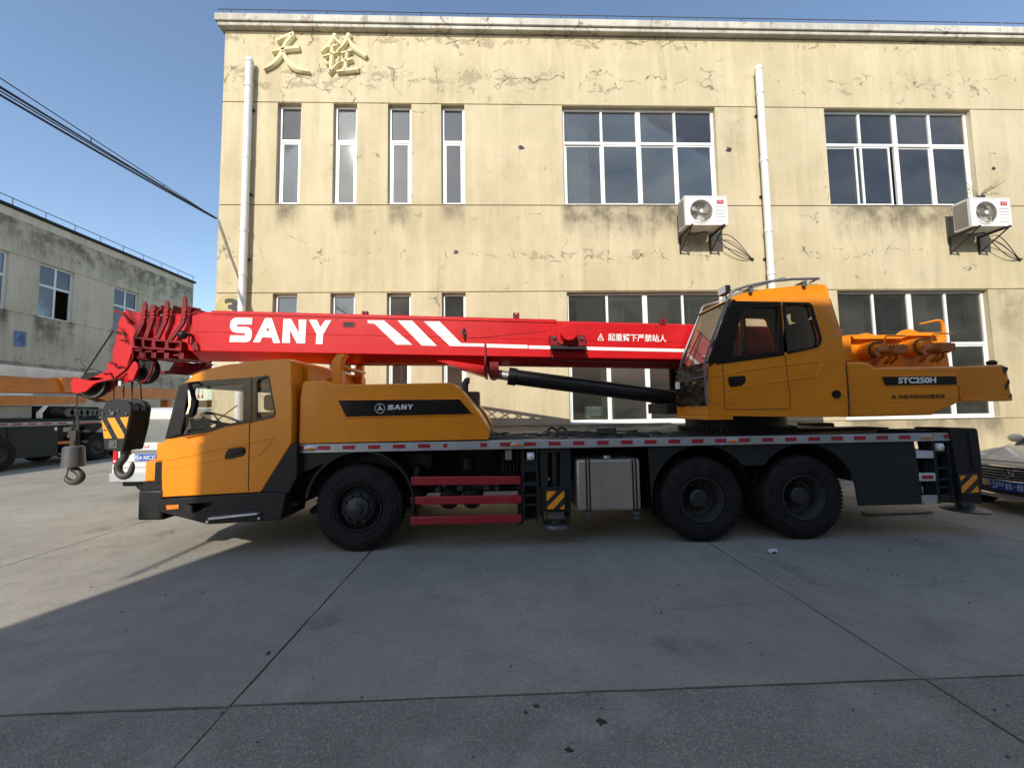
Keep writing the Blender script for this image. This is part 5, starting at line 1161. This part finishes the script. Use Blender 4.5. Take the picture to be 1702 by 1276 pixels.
obj('sheave_guard', MB().tube(poly(ch([(790,650),(870,655),(945,690),(915,780),(870,860),(800,885)]), YH+.06), .018, 6), M['red_shaded'], hdo)
obj('limit_rod', MB().tube([P(*ch([(560,388)])[0], YH-.04), P(*ch([(285,805)])[0], YH-.02)], .011, 6).tube([P(*ch([(540,385)])[0], YH-.04), P(*ch([(665,425)])[0], YH-.03)], .012, 6), M['bracket'], hdo)
obj('head_plug', MB().box(P(*ch([(630,880)])[0], YH).x-.02, P(*ch([(630,880)])[0], YH).x+.02, YH-.02, YH+.03, P(*ch([(630,880)])[0], YH).z-.05, P(*ch([(630,880)])[0], YH).z+.02), M['alu'], hdo)
# stowed lattice jib on the far side of the boom
jy = 6.45; jx0, jx1 = -1.7, 3.1; ja = lambda x: 3.20-.165*(x+1.06); jb = lambda x: ztop(x)-.14
jm = MB()
for yy in (jy,):
    jm.tube([(jx0, yy, ja(jx0)), (jx1, yy, ja(jx1))], .035, 6); jm.tube([(jx0, yy, jb(jx0)), (jx1, yy, jb(jx1))], .03, 6)
    n = 8
    for i in range(n if yy == jy else 0):
        a_, b_ = jx0+(jx1-jx0)*i/n, jx0+(jx1-jx0)*(i+1)/n; c_ = (a_+b_)/2
        jm.tube([(a_, yy, jb(a_)), (c_, yy, ja(c_)), (b_, yy, jb(b_))], .014, 5); jm.tube([(a_, yy, ja(a_)), (c_, yy, jb(c_)), (b_, yy, ja(b_))], .014, 5)
jib = obj('stowed_jib', jm, M['red_shaded'], tr)
jf = MB().prism(poly(ch([(950,778),(1080,770),(1130,690),(1320,700),(1430,690),(1440,745),(1250,812),(1080,800),(955,808)]), 6.5), (0, .12, 0))
jf.tube([P(*c6b([(-300,330)])[0], 6.55), P(*c6b([(600,372)])[0], 6.55), P(*c6b([(1040,388)])[0], 6.55), P(*c6b([(2300,392)])[0], 6.55)], .022, 6)
jf.prism(poly(ch([(1430,740),(1480,705),(1490,710),(1440,760),(1400,765)]), 6.3), (0, .04, 0))
obj('jib_foot', jf, M['red_shaded'], jib, .004)
obj('jib_pin', MB().ball(P(*ch([(1190, 710)])[0], 6.46), .05, (1, .5, .8)), M['red'], jib)
obj('jib_light_bar', MB().tube([P(*c6b([(1040,362)])[0], 6.4), P(*c6b([(2300,365)])[0], 6.4)], .012, 6), M['print'], jib)
# hanging rope falls
rp_ = MB()
hkY = 5.98
for (xa_, ya_), (xb_, yb_), yy in (((565,890),(562,1040),5.90), ((655,870),(655,1040),5.98), ((732,870),(735,1050),5.92), ((745,870),(730,1060),6.08), ((812,880),(828,1070),6.12)):
    rp_.tube([P(*ch([(xa_, ya_-40)])[0], yy), P(*ch([(xb_, yb_+40)])[0], yy)], .0085, 6)
a_ = P(*ch([(213, 985)])[0], YH+.12); b_ = P(127.3, 742, YH+.12)
rp_.tube([a_+Vector((0, 0, .1)), b_], .008, 6)
obj('hoist_rope', rp_, M['rope'], tr)
# ---- things lying on the deck: ropes, shackles
dk = thing('deck_ropes', 'tangle of dark ropes and netting lying on the crane deck behind the yellow cover', 'rope', (-.2, 5.3, 1.312))
for k in range(16):
    rng = random.Random(40+k); x0 = -.55+rng.random()*2.6; y0 = 5.0+rng.random()*1.0; pts = []
    for i in range(12): pts.append((x0+.10*i*rng.uniform(.6, 1.2)*(1 if k % 3 else .5), y0+.12*math.sin(i*.9+k), 1.325+abs(.03*math.sin(i*1.3+k*2))+(.05 if k == 3 and 2 < i < 6 else 0)))
    obj('rope', MB().tube(pts, .011, 5), M['cable'] if k % 3 else M['green'], dk)
obj('net', MB().ball((.05, 5.35, 1.30), .5, (1.0, .5, .10), 20, 8), M['green'], dk)
for i, (px, py, r) in enumerate(((918, 717.5, .055), (934, 719.5, .07))):
    c_ = P(px, py, 5.1); pts = [c_+Vector((r*math.cos(a), .02*math.sin(a), r*.95*math.sin(a))) for a in [math.radians(-50+280*j/14) for j in range(15)]]
    s_ = thing('shackle', ['smaller black iron shackle standing on the deck rail, left of the pair', 'larger black iron shackle standing on the deck, right of the pair'][i], 'shackle', c_, 'shackles on the crane deck'); obj('bow', MB().tube(pts, .018, 8), M['bracket'], s_); obj('pin', MB().cyl(pts[0], pts[-1], .016, n=8), M['steel'], s_)
c_ = P(1008, 716, 5.1); s_ = thing('chain_link', 'black rectangular lifting link lying on the crane deck below the lift cylinder', 'lifting link', c_)
obj('link', MB().box(c_.x-.12, c_.x+.12, 5.06, 5.14, c_.z-.035, c_.z-.015).box(c_.x-.12, c_.x+.12, 5.06, 5.14, c_.z+.015, c_.z+.035).box(c_.x-.12, c_.x-.10, 5.06, 5.14, c_.z-.014, c_.z+.014).box(c_.x-.01, c_.x+.01, 5.06, 5.14, c_.z-.014, c_.z+.014).box(c_.x+.10, c_.x+.12, 5.06, 5.14, c_.z-.014, c_.z+.014), M['bracket'], s_)

# ================================================================== hook blocks
mbk = thing('main_hook_block', 'large black hook block with orange and black hazard stripes hanging from the boom head', 'hook block', P(200, 790, 5.98))
Yk0, Yk1 = 5.84, 6.14
chk = ck_([(510,262),(545,192),(610,170),(660,165),(780,182),(832,242),(832,290),(805,470),(770,610),(728,775),(690,782),(522,755),(505,600),(485,385),(495,300)])
cko = obj('cheek_plate', MB().prism(poly(chk, Yk0), (0, .035, 0)), M['skirt'], mbk, .006)
for q in ([(487,398),(612,624),(516,627)], [(553,388),(640,383),(754,585),(750,624),(680,627)], [(703,380),(805,374),(776,508)]): obj('hazard_stripe', MB().prism(poly(ck_(q), Yk0-.004), (0, .003, 0)), M['hazor'], cko)
for x, y, r in ((625,330,.030), (625,690,.036), (512,335,.014), (790,335,.014), (532,527,.012), (745,520,.012), (570,470,.010), (718,470,.010), (600,298,.012), (690,298,.012)):
    p = P(*ck_([(x, y)])[0], Yk0); obj('bolt', MB().cyl((p.x, Yk0-.018, p.z), (p.x, Yk0, p.z), r, n=12), M['steel'], cko)
p = P(*ck_([(625, 692)])[0], Yk0); obj('pin_plate', MB().box(p.x-.055, p.x+.065, Yk0-.01, Yk0-.001, p.z-.06, p.z+.055), M['steel'], cko)
obj('far_cheek_plate', MB().prism([Vector((p.x, Yk1, p.z)) for p in poly(chk, Yk0)], (0, .035, 0)), M['black'], mbk, .006)
sp = P(*ck_([(660, 330)])[0], Yk0)
for k in range(2): obj('sheave', MB().lathe((sp.x, 0, sp.z+.02), [(.03, Yk0+.05+.13*k), (.165, Yk0+.05+.13*k), (.20, Yk0+.045+.13*k), (.17, Yk0+.09+.13*k), (.20, Yk0+.135+.13*k), (.165, Yk0+.13+.13*k), (.03, Yk0+.13+.13*k)], 36), M['steel'], mbk)
rx = max(p.x for p in poly(chk, Yk0)); zt_ = P(*ck_([(830, 300)])[0], Yk0).z; zb_3 = P(*ck_([(730, 775)])[0], Yk0).z
xb_4 = P(*ck_([(728, 775)])[0], Yk0).x
obj('guard_cover', MB().add([(rx, Yk0+.036, zt_), (rx, Yk1-.001, zt_), (xb_4, Yk1-.001, zb_3), (xb_4, Yk0+.036, zb_3), (rx-.02, Yk0+.036, zt_), (rx-.02, Yk1-.001, zt_), (xb_4-.02, Yk1-.001, zb_3), (xb_4-.02, Yk0+.036, zb_3)], [(0,1,2,3),(4,7,6,5),(0,4,5,1),(3,2,6,7),(0,3,7,4),(1,5,6,2)]), M['gloss'], mbk)
def hook(pts, ws, Y, conv, parent):
    pp = poly(conv(pts), Y); sc = Y/640/7.0875
    for _ in range(2):
        f = [pp[0]]; g = [ws[0]]
        for i in range(len(pp)-1): f += [pp[i]*.75+pp[i+1]*.25, pp[i]*.25+pp[i+1]*.75]; g += [ws[i]*.75+ws[i+1]*.25, ws[i]*.25+ws[i+1]*.75]
        pp, ws = f+[pp[-1]], g+[ws[-1]]
    return obj('hook', MB().tube(pp, [q*sc*.86 for q in ws], 14), M['rust'], parent)
hook([(775,770),(760,850),(715,900),(680,955),(688,1020),(720,1062),(765,1075),(815,1050),(845,990),(852,930),(850,898)], [42,44,46,44,44,46,46,40,32,24,8], 5.99, ck_, mbk)
obj('trunnion', MB().cyl(P(*ck_([(775,775)])[0], 5.99)+Vector((0, 0, .01)), P(*ck_([(775,775)])[0], 5.99)+Vector((0, 0, -.06)), .06, n=16), M['rust'], mbk)
abk = thing('auxiliary_hook', 'small hook under a round grey weight hanging from the boom nose', 'hook', P(124, 800, YH+.12)); YA = YH+.12
w0, w1, w2 = P(*ck_([(160,712)])[0], YA), P(*ck_([(160,735)])[0], YA), P(*ck_([(155,962)])[0], YA); sA_ = YA/640/7.0875
ab = MB().cyl(w0, w1, 70*sA_, 88*sA_, 32).cyl(w1, w2, 88*sA_, 97*sA_, 32); obj('weight', ab, M['steel'], abk, .004)
obj('rope_socket', MB().box(w0.x-.03, w0.x+.05, YA-.03, YA+.03, w0.z-.001, w0.z+.22).cyl(w0+Vector((-.06, 0, .12)), w0+Vector((-.035, 0, .28)), .032, .026, 12).tube([w0+Vector((.0, 0, .2)), w0+Vector((-.02, 0, .36)), w0+Vector((.03, 0, .44)), w0+Vector((.05, 0, .3)), w0+Vector((.05, 0, .1))], .012, 6).cyl(w0+Vector((.02, -.04, .05)), w0+Vector((.02, .04, .05)), .03, n=10), M['bracket'], abk)
hook([(150,960),(160,985),(215,1015),(255,1065),(235,1115),(175,1145),(110,1135),(72,1100),(62,1060)], [34,40,40,42,42,40,34,26,8], YA, ck_, abk)
obj('hook_latch', MB().tube(poly(ck_([(95,975),(88,1020),(75,1060)]), YA), .010, 6), M['steel'], abk)

# ================================================================== vehicles around
def simple_wheel(c, R, wd, axis, parent, sgn=1):
    """small background wheel: tyre with rim and hub as sub-part; sgn = side the face looks to"""
    c = Vector(c)
    ty = MB().lathe(c, [(R*.55, 0), (R*.7, -sgn*.01), (R*.9, 0), (R, sgn*.04), (R, sgn*(wd-.04)), (R*.9, sgn*wd), (R*.55, sgn*wd)], 36, axis, close=True)
    wo = obj('wheel', ty, M['tyre'], parent)
    obj('rim', MB().lathe(c, [(R*.56, sgn*.02), (R*.5, sgn*.05), (R*.38, sgn*.07), (R*.2, sgn*.03), (R*.17, sgn*.01), (0, sgn*.01)], 28, axis), M['rimgrey'], wo)
    return wo
# ---- the old orange crane parked along the grey building
XL = -15.6; cL = crop(0, 580, 6.075)
pc_ = thing('parked_crane', 'old orange and white truck crane parked along the grey building on the left', 'truck crane', (XL-1.2, 14, 0))
def px_(name, pts, X, dep, mat, parent, bevel=.01, conv=cL, **k): return obj(name, MB().prism([PX(x, y, X) for x, y in conv(pts)], (-dep, 0, 0)), mat, parent, bevel, **k)
px_('white_boom', [(-420,112),(0,150),(980,248),(980,335),(680,318),(0,268),(-420,240)], XL-.9, .6, M['cream3'], pc_)
bo = px_('orange_boom', [(-420,258),(0,272),(620,302),(1100,385),(1800,400),(1800,502),(1450,500),(1100,535),(880,450),(0,436),(-420,430)], XL-.55, .5, M['orange3'], pc_, .04)
px_('boom_head', [(620,290),(800,280),(820,440),(660,440)], XL-.45, .7, M['orange3'], bo)
px_('boom_rail', [(-420,440),(335,447),(335,470),(-420,468)], XL-.5, .05, M['cream3'], bo)
px_('lower_boom', [(-420,475),(0,477),(880,483),(870,548),(0,568),(-420,575)], XL-.4, .45, M['orange3'], pc_, .05)
px_('upper_cab', [(-420,575),(325,570),(325,702),(-420,706)], XL-.6, 1.2, M['room'], pc_, .03)
px_('engine_box', [(330,575),(1000,585),(1000,700),(330,700)], XL-1.2, .9, M['chassis'], pc_, .02)
px_('stay', [(392,640),(470,570),(492,570),(432,645),(432,698),(392,698)], XL-.3, .1, M['cream3'], pc_)
wi = MB()
for k in range(7):
    c_ = PX(*cL([(700+k*52, 640)])[0], XL-.35); wi.cyl((c_.x, c_.y, c_.z), (c_.x-.5, c_.y, c_.z), .16-.02*(k % 3), n=14)
obj('winch_gear', wi, M['steel'], pc_)
px_('deck', [(-420,706),(0,704),(1080,700),(1080,720),(0,745),(-420,752)], XL-.02, 2.4, M['chassis'], pc_)
rl_ = px_('side_rail', [(-420,754),(0,746),(1080,722),(1080,742),(0,776),(-420,792)], XL, .06, M['rail'], pc_)
for k in range(8):
    x = 30+k*150 if k < 5 else 700+(k-4)*85; y = 762-x*.022; px_('reflector', [(x-45,y-7),(x+45,y-9),(x+45,y+6),(x-45,y+8)], XL+.012, .01, M['refred'], rl_, 0)
px_('side_panel', [(80,790),(590,772),(582,1075),(85,1112)], XL-.03, .5, M['skirt'], pc_)
px_('panel_tag', [(552,790),(578,788),(578,820),(552,822)], XL-.02, .01, M['print'], pc_, 0)
px_('rear_arch', [(590,772),(1080,745),(1010,800),(905,900),(870,960),(850,780),(640,790),(640,930),(590,930)], XL-.25, .3, M['chassis'], pc_)
px_('front_arch', [(-420,800),(80,785),(80,960),(40,900),(-40,860),(-420,860)], XL-.05, .3, M['skirt'], pc_)
for k, y in enumerate((830, 935, 1060)): px_('ladder_rung', [(590 if k == 2 else 840, y-12), (690 if k == 2 else 905, y-14), (690 if k == 2 else 905, y+8), (590 if k == 2 else 840, y+10)], XL-.02, .2, M['steel'], pc_, 0)
px_('guard_bar', [(585,935),(720,925),(720,955),(585,960)], XL-.02, .05, M['orange3'], pc_, 0)
for y in (PX(*cL([(-20, 1000)])[0], XL).y, PX(*cL([(-320, 1000)])[0], XL).y, PX(*cL([(1010, 960)])[0], XL).y, PX(*cL([(1270, 950)])[0], XL).y):
    simple_wheel((XL-.02, y, .54), .54, .32, 'X', pc_, -1); simple_wheel((XL-2.1, y, .54), .54, .32, 'X', pc_, -1)
obj('chassis_frame', MB().box(XL-1.9, XL-.7, 7, 21, .55, .98), M['chassis'], pc_)
for y in (12.2, 19.5): obj('boom_support', MB().box(XL-1.1, XL-.75, y, y+.25, .95, PX(0, 655, XL-.6).z), M['orange3'], pc_, .02)
# ---- distant crane and white cab beyond it
XD = -20.6; YD = 27.5
dc_ = thing('distant_crane', 'far orange crane with a white cab seen past the parked crane', 'truck crane', (-17, YD, 0))
def pd(name, pts, dy, dep, mat, parent, bevel=.02): return obj(name, MB().prism(poly(pts, YD+dy), (0, dep, 0)), mat, parent, bevel)
pd('boom', [(300,668),(356,664),(420,662),(420,680),(356,682),(300,682)], 0, .7, M['orange3'], dc_)
pd('boom_rod', [(318,686),(356,685),(356,688),(318,689)], .1, .2, M['red_shaded'], dc_)
wc = MB().prism(poly([(232,672),(240,664),(292,664),(294,690),(294,706),(232,706)], YD-.2), (0, 2.3, 0), [poly([(238,672),(256,671),(256,686),(238,687)], YD-.2), poly([(262,671),(286,671),(286,686),(262,686)], YD-.2)])
wco = obj('white_cab', wc, M['white'], dc_); 
obj('cab_window', MB().prism(poly([(237,671),(287,670),(287,687),(237,688)], YD-.1), (0, .02, 0)), M['cardark'], wco)
pd('chassis', [(225,707),(420,705),(420,716),(225,718)], 0, 2.3, M['chassis'], dc_)
for x in (262, 300, 400):
    c_ = P(x, 716, YD-.1); simple_wheel((c_.x, YD-.1, .5), .5, .3, 'Y', dc_, 1)
# ---- white minivan, seen from behind
cv = crop(140, 630, 6.0737); YV = 8.35
xl_, xr_ = P(185, 780, YV).x, P(299, 780, YV).x; vx = (xl_+xr_)/2; hw = (xr_-xl_)/2
vn = thing('minivan', 'white minivan parked beside the building, seen from behind', 'van', (vx, YV+1.8, 0))
def vsec(y, top, k=1.0, zb=.36): return [Vector((vx+sx*hw*a*k, y, z)) for sx, a, z in ((-1,.90,zb),(-1,1,.50),(-1,1,.95),(-1,.95,1.12),(-1,.82,top-.16),(-1,.68,top-.03),(-1,.3,top),(1,.3,top),(1,.68,top-.03),(1,.82,top-.16),(1,.95,1.12),(1,1,.95),(1,1,.50),(1,.90,zb))]
vm = MB(); secs = [vsec(YV, 1.80, .985), vsec(YV+.12, 1.86), vsec(YV+2.4, 1.88), vsec(YV+3.1, 1.6, .98), vsec(YV+3.55, 1.16, .96), vsec(YV+3.7, 1.13, .9)]
for s_ in secs: vm.v += s_
k = 14
vm.f += [(j*k+i, j*k+(i+1) % k, (j+1)*k+(i+1) % k, (j+1)*k+i) for j in range(5) for i in range(k)]+[tuple(range(k)), tuple(range(5*k, 6*k))]
vb_ = obj('body', vm, M['van'], vn, .015, smooth=.9)
obj('rear_window', MB().prism([(vx-hw*.80, YV-.008, 1.14), (vx+hw*.80, YV-.008, 1.14), (vx+hw*.68, YV-.008, 1.62), (vx-hw*.68, YV-.008, 1.62)], (0, .012, 0)), M['vanglass'], vn, .004)
for s_ in (-1, 1):
    for y0, y1 in ((YV+.35, YV+1.2), (YV+1.3, YV+2.2)):
        f_ = lambda z: hw*(.95+(.82-.95)*(z-1.12)/.6)+.004; obj('side_window', MB().add([(vx+s_*f_(1.15), y0, 1.15), (vx+s_*f_(1.15), y1, 1.15), (vx+s_*f_(1.62), y1, 1.62), (vx+s_*f_(1.62), y0, 1.62)], [(0,1,2,3)]), M['cardark'], vn)
obj('windscreen', MB().add([(vx-hw*.9, YV+3.12, 1.585), (vx+hw*.9, YV+3.12, 1.585), (vx+hw*.92, YV+3.5, 1.21), (vx-hw*.92, YV+3.5, 1.21)], [(0,1,2,3)]), M['cardark'], vn)
obj('garnish', MB().box(vx-hw*.62, vx+hw*.62, YV-.03, YV-.002, .925, .985), M['chrome'], vn, .006)
pl_ = obj('licence_plate', MB().box(vx-.22, vx+.22, YV-.018, YV-.003, .76, .90), M['platebl'], vn, .003)
obj('plate_lettering', text_mb('皖A·X0C37', (vx-.205, YV-.020, .885), (vx+.205, YV-.020, .885), (vx-.205, YV-.020, .775), .002), M['print'], pl_)
em = MB()
for s_ in (-1, 1): em.prism([(vx+s_*.005, YV-.012, 1.03), (vx+s_*.06, YV-.012, 1.075), (vx+s_*.035, YV-.012, 1.045), (vx+s_*.03, YV-.012, 1.02)], (0, .008, 0))
obj('emblem', em, M['redlens'], vn)
for s_ in (-1, 1):
    lo_ = obj('tail_lamp', MB().box(vx+s_*hw*.90-.045, vx+s_*hw*.90+.045, YV-.014, YV+.06, .70, 1.02), M['redlens'], vn, .012)
    obj('reverse_lens', MB().ball((vx+s_*hw*.90, YV-.014, .76), .022, (1, .4, 1)), M['print'], lo_)
obj('tailgate_seam', MB().tube([(vx-hw*.78, YV-.002, 1.7), (vx-hw*.84, YV-.002, 1.0), (vx-hw*.80, YV-.002, .62), (vx+hw*.80, YV-.002, .62), (vx+hw*.84, YV-.002, 1.0), (vx+hw*.78, YV-.002, 1.7)], .006, 5).tube([(vx-hw*.8, YV-.002, .74), (vx+hw*.8, YV-.002, .74)], .004, 5), M['dark'], vn)
obj('bumper', MB().prism([(vx-hw*1.03, YV+.25, .34), (vx-hw*1.03, YV-.02, .34), (vx-hw*.92, YV-.10, .34), (vx+hw*.92, YV-.10, .34), (vx+hw*1.03, YV-.02, .34), (vx+hw*1.03, YV+.25, .34)], (0, 0, .18)), M['rail'], vn, .02)
for s_ in (-1, 1):
    for y in (YV+.75, YV+2.95): simple_wheel((vx+s_*(hw*.97), y, .28), .28, .17, 'X', vn, -s_)
obj('underbody', MB().box(vx-hw*.8, vx+hw*.8, YV+.1, YV+3.5, .22, .36).cyl((vx-.1, YV+.05, .22), (vx-.1, YV+.5, .24), .09), M['black'], vn, .02)
# ---- grey sedan nosing in from the right
sdn = thing('sedan', 'beige grey sedan with chrome grille parked behind the crane at the right edge', 'car', (9.6, 5.72, 0))
SF = Vector((7.72, 5.66, 0)); sa = math.radians(8)
def sp_(u, v, z): return SF+Vector((u*math.cos(sa)-v*math.sin(sa), u*math.sin(sa)+v*math.cos(sa), z))     # u back along the car, v across (+ away)
fcur = lambda v: .42*abs(v/.90)**2.6
def ssec(u, hw_, zs, curve=0): 
    half = [(0, zs[0]), (.86*hw_, zs[0]), (.97*hw_, zs[0]+.08), (hw_, zs[1]), (.98*hw_, zs[2]), (.90*hw_, zs[3]), (.62*hw_, zs[4]), (.3*hw_, zs[5]), (0, zs[5]+.004)]
    r = [sp_(u+curve*fcur(v*.9/hw_), v, z) for v, z in half]; l = [sp_(u+curve*fcur(v*.9/hw_), -v, z) for v, z in reversed(half[1:-1])]
    return r+l
st_ = [ssec(.06, .84, (.30,.40,.46,.50,.52,.52), 1), ssec(0, .86, (.22,.45,.60,.66,.68,.69), 1), ssec(.05, .88, (.20,.5,.68,.745,.77,.78), 1), ssec(.22, .90, (.19,.5,.72,.80,.83,.84), .75), ssec(.7, .91, (.18,.5,.76,.87,.915,.93), .2), ssec(1.25, .915, (.18,.5,.80,.92,.985,1.0), 0),
       ssec(2.6, .92, (.18,.5,.82,.93,.97,.98), 0), ssec(4.0, .91, (.2,.5,.84,.95,1.0,1.01), 0), ssec(4.75, .84, (.3,.55,.82,.95,1.0,1.0), 0)]
bm2 = MB(); k = len(st_[0])
for s_ in st_: bm2.v += s_
bm2.f += [(j*k+i, j*k+(i+1) % k, (j+1)*k+(i+1) % k, (j+1)*k+i) for j in range(len(st_)-1) for i in range(k)]+[tuple(range(k)), tuple(range((len(st_)-1)*k, len(st_)*k))]
sb_ = obj('body', bm2, M['sedan'], sdn, smooth=.9)
sb_.modifiers.new('sub', 'SUBSURF').levels = 2; sb_.modifiers['sub'].render_levels = 2
gh = MB(); gs = [[(1.55,.74,.99),(1.55,-.74,.99)],[(2.3,.56,1.42),(2.3,-.56,1.42)],[(3.1,.56,1.44),(3.1,-.56,1.44)],[(4.2,.66,1.0),(4.2,-.66,1.0)]]
top = [sp_(*p) for r in gs for p in r]; sides = [sp_(u, v, .90) for u, v in ((1.55,.80),(1.55,-.80),(2.3,.82),(2.3,-.82),(3.1,.82),(3.1,-.82),(4.2,.78),(4.2,-.78))]
gh.add(top+sides, [(2*j, 2*j+1, 2*j+3, 2*j+2) for j in range(3)]+[(2*j, 2*j+2, 10+2*j, 8+2*j) for j in range(3)]+[(2*j+1, 9+2*j, 11+2*j, 2*j+3) for j in range(3)]+[(0, 8, 9, 1), (6, 7, 15, 14)])
obj('greenhouse', gh, M['cardark'], sdn, .03)
obj('roof_panel', MB().prism([sp_(2.27,.55,1.435), sp_(3.15,.55,1.45), sp_(3.15,-.55,1.45), sp_(2.27,-.55,1.435)], (0, 0, .02)), M['sedan'], sdn, .01)
def fbar(z, r, v0, v1, off, mat, name, parent, dz=0): return obj(name, MB().tube([sp_(fcur(v)-off, v, z+dz*abs(v)) for v in [v0+(v1-v0)*i/20 for i in range(21)]], r, 6), mat, parent)
def fpanel(z0, z1, v0, v1, off, mat, name, parent, z0e=None):
    mb = MB(); vs = []; n = 20
    for i in range(n+1):
        v = v0+(v1-v0)*i/n; vs += [sp_(fcur(v)-off+.02*(0), v, z0), sp_(fcur(v)-off+.035, v, z1)]
    return obj(name, mb.add(vs, [(2*i, 2*i+1, 2*i+3, 2*i+2) for i in range(n)]), mat, parent)
gp_ = fpanel(.515, .72, -.66, .66, .035, M['dark'], 'grille', sdn)
for i, z in enumerate((.715, .672, .63, .588, .545)): fbar(z, .011 if i else .016, -.68, .68, .05-.006*i*0+(.0 if i else -.01), M['chrome'], 'grille_bar', gp_)
fbar(.495, .016, -.74, .74, .03, M['chrome'], 'chrome_strip', sdn, .03)
for s_ in (-1, 1): 
    mb = MB().ball(sp_(fcur(.74)-.0, s_*.76, .665), .13, (.5, 1, .42), 16, 8); obj('headlamp', mb, M['cardark'], sdn)
fpanel(.30, .40, -.66, .66, .03, M['dark'], 'lower_intake', sdn); fbar(.275, .013, -.78, .78, .028, M['chrome'], 'chrome_strip', sdn, .05); fbar(.235, .012, -.76, .76, .02, M['chrome'], 'chrome_strip', sdn, .05)
c_ = sp_(-.065, 0, .632); rg = MB().lathe((0, 0, 0), [(.052, -.006), (.066, -.006), (.066, .006), (.052, .006)], 32, 'X', close=True)
for pts in ([(-.026,.052),(0,.002),(.026,.052)], [(-.05,.022),(-.024,-.046),(0,.0),(.024,-.046),(.05,.022)]): rg.tube([Vector((0, a, b)) for a, b in pts], .006, 5)
rg.v = [p+c_ for p in rg.v]; obj('emblem', rg, M['chrome'], sdn)
pa, pb = -.045, .0
pl_ = obj('licence_plate', MB().add([sp_(-.045, .22, .36), sp_(-.045, -.22, .36), sp_(-.045, -.22, .50), sp_(-.045, .22, .50), sp_(-.03, .22, .36), sp_(-.03, -.22, .36), sp_(-.03, -.22, .50), sp_(-.03, .22, .50)], [(0,1,2,3),(4,7,6,5),(0,4,5,1),(1,5,6,2),(2,6,7,3),(3,7,4,0)]), M['platebl'], sdn)
obj('plate_lettering', text_mb('沪B·83', sp_(-.047, .205, .487), sp_(-.047, -.20, .487), sp_(-.047, .205, .373), .002), M['printgrey'], pl_)
for s_ in (-1, 1): obj('hood_crease', MB().tube([sp_(.16, s_*.40, .823), sp_(.6, s_*.48, .90), sp_(1.2, s_*.62, .975)], .006, 5), M['sedan'], sdn)
obj('hood_seam', MB().tube([sp_(.08+fcur(v)*.95, v, .793-.02*abs(v)) for v in [-.7+1.4*i/16 for i in range(17)]], .005, 5), M['dark'], sdn)
for s_ in (-1, 1): obj('side_mirror', MB().ball(sp_(2.05, s_*1.0, 1.03), .11, (.7, 1, .7)), M['sedan'], sdn)
for u in (.85, 3.75):
    for s_ in (-1, 1): p = sp_(u, s_*.90, .32); simple_wheel(p, .32, .2, 'Y', sdn, -s_)
# ---- small things on the ground
p = G(1285, 918); sc2 = thing('paper_scrap', 'crumpled scrap of white paper lying before the rearmost wheel', 'litter', p)
obj('sheet', MB().add([p+Vector((a, b, c_)) for a, b, c_ in ((-.06,-.03,.004),(-.01,-.04,.03),(.05,-.03,.006),(-.055,.02,.03),(0,.015,.012),(.06,.03,.035),(-.03,.05,.006),(.02,.05,.028))], [(0,1,4,3),(1,2,5,4),(3,4,7,6),(4,5,7)]), M['paper'], sc2)
a_, b_ = G(1440, 857, .0), G(1552, 853, .0)
wb = thing('wooden_board', 'thin weathered board lying on the concrete behind the rear wheels', 'board', (a_+b_)/2)
obj('board', MB().add([(a_.x, a_.y, .012), (b_.x, b_.y, .012), (b_.x+.02, b_.y+.16, .012), (a_.x+.05, a_.y+.14, .012), (a_.x, a_.y, .032), (b_.x, b_.y, .032), (b_.x+.02, b_.y+.16, .032), (a_.x+.05, a_.y+.14, .032)], [(0,1,2,3),(4,7,6,5),(0,4,5,1),(1,5,6,2),(2,6,7,3),(3,7,4,0)]), M['wood'], wb)
st2 = MB()
for _ in range(260):
    x, y = random.uniform(-6, 7), random.uniform(1.6, 7.5); r = random.uniform(.003, .010)*(1 if random.random() < .93 else 2.0); st2.ball((x, y, r*.3), r, (random.uniform(.7, 1.3), random.uniform(.7, 1.3), .6), 6, 4)
obj('grit', st2, paint('grit', (.12,.11,.10), .9, var=.5, scale=30), None, kind='stuff')
for i, (px, py, s_) in enumerate(((1000, 1199, 1.0), (946, 1246, .7), (891, 1173, .6))):
    p = G(px, py); mb = MB(); kk = 9
    mb.prism([p+Vector((s_*.026*(1+.5*math.sin(3.3*j+i))*math.cos(2*math.pi*j/kk), s_*.022*(1+.45*math.cos(2.1*j+i))*math.sin(2*math.pi*j/kk), .003)) for j in range(kk)], (0, 0, -.006))
    o = obj('tar_spot', mb, M['cable'], None); tag(o, ['largest black tar spot on the near worn slab', 'small black tar spot nearest the bottom edge of the picture', 'small black tar spot just below the slab joint'][i], 'stain')
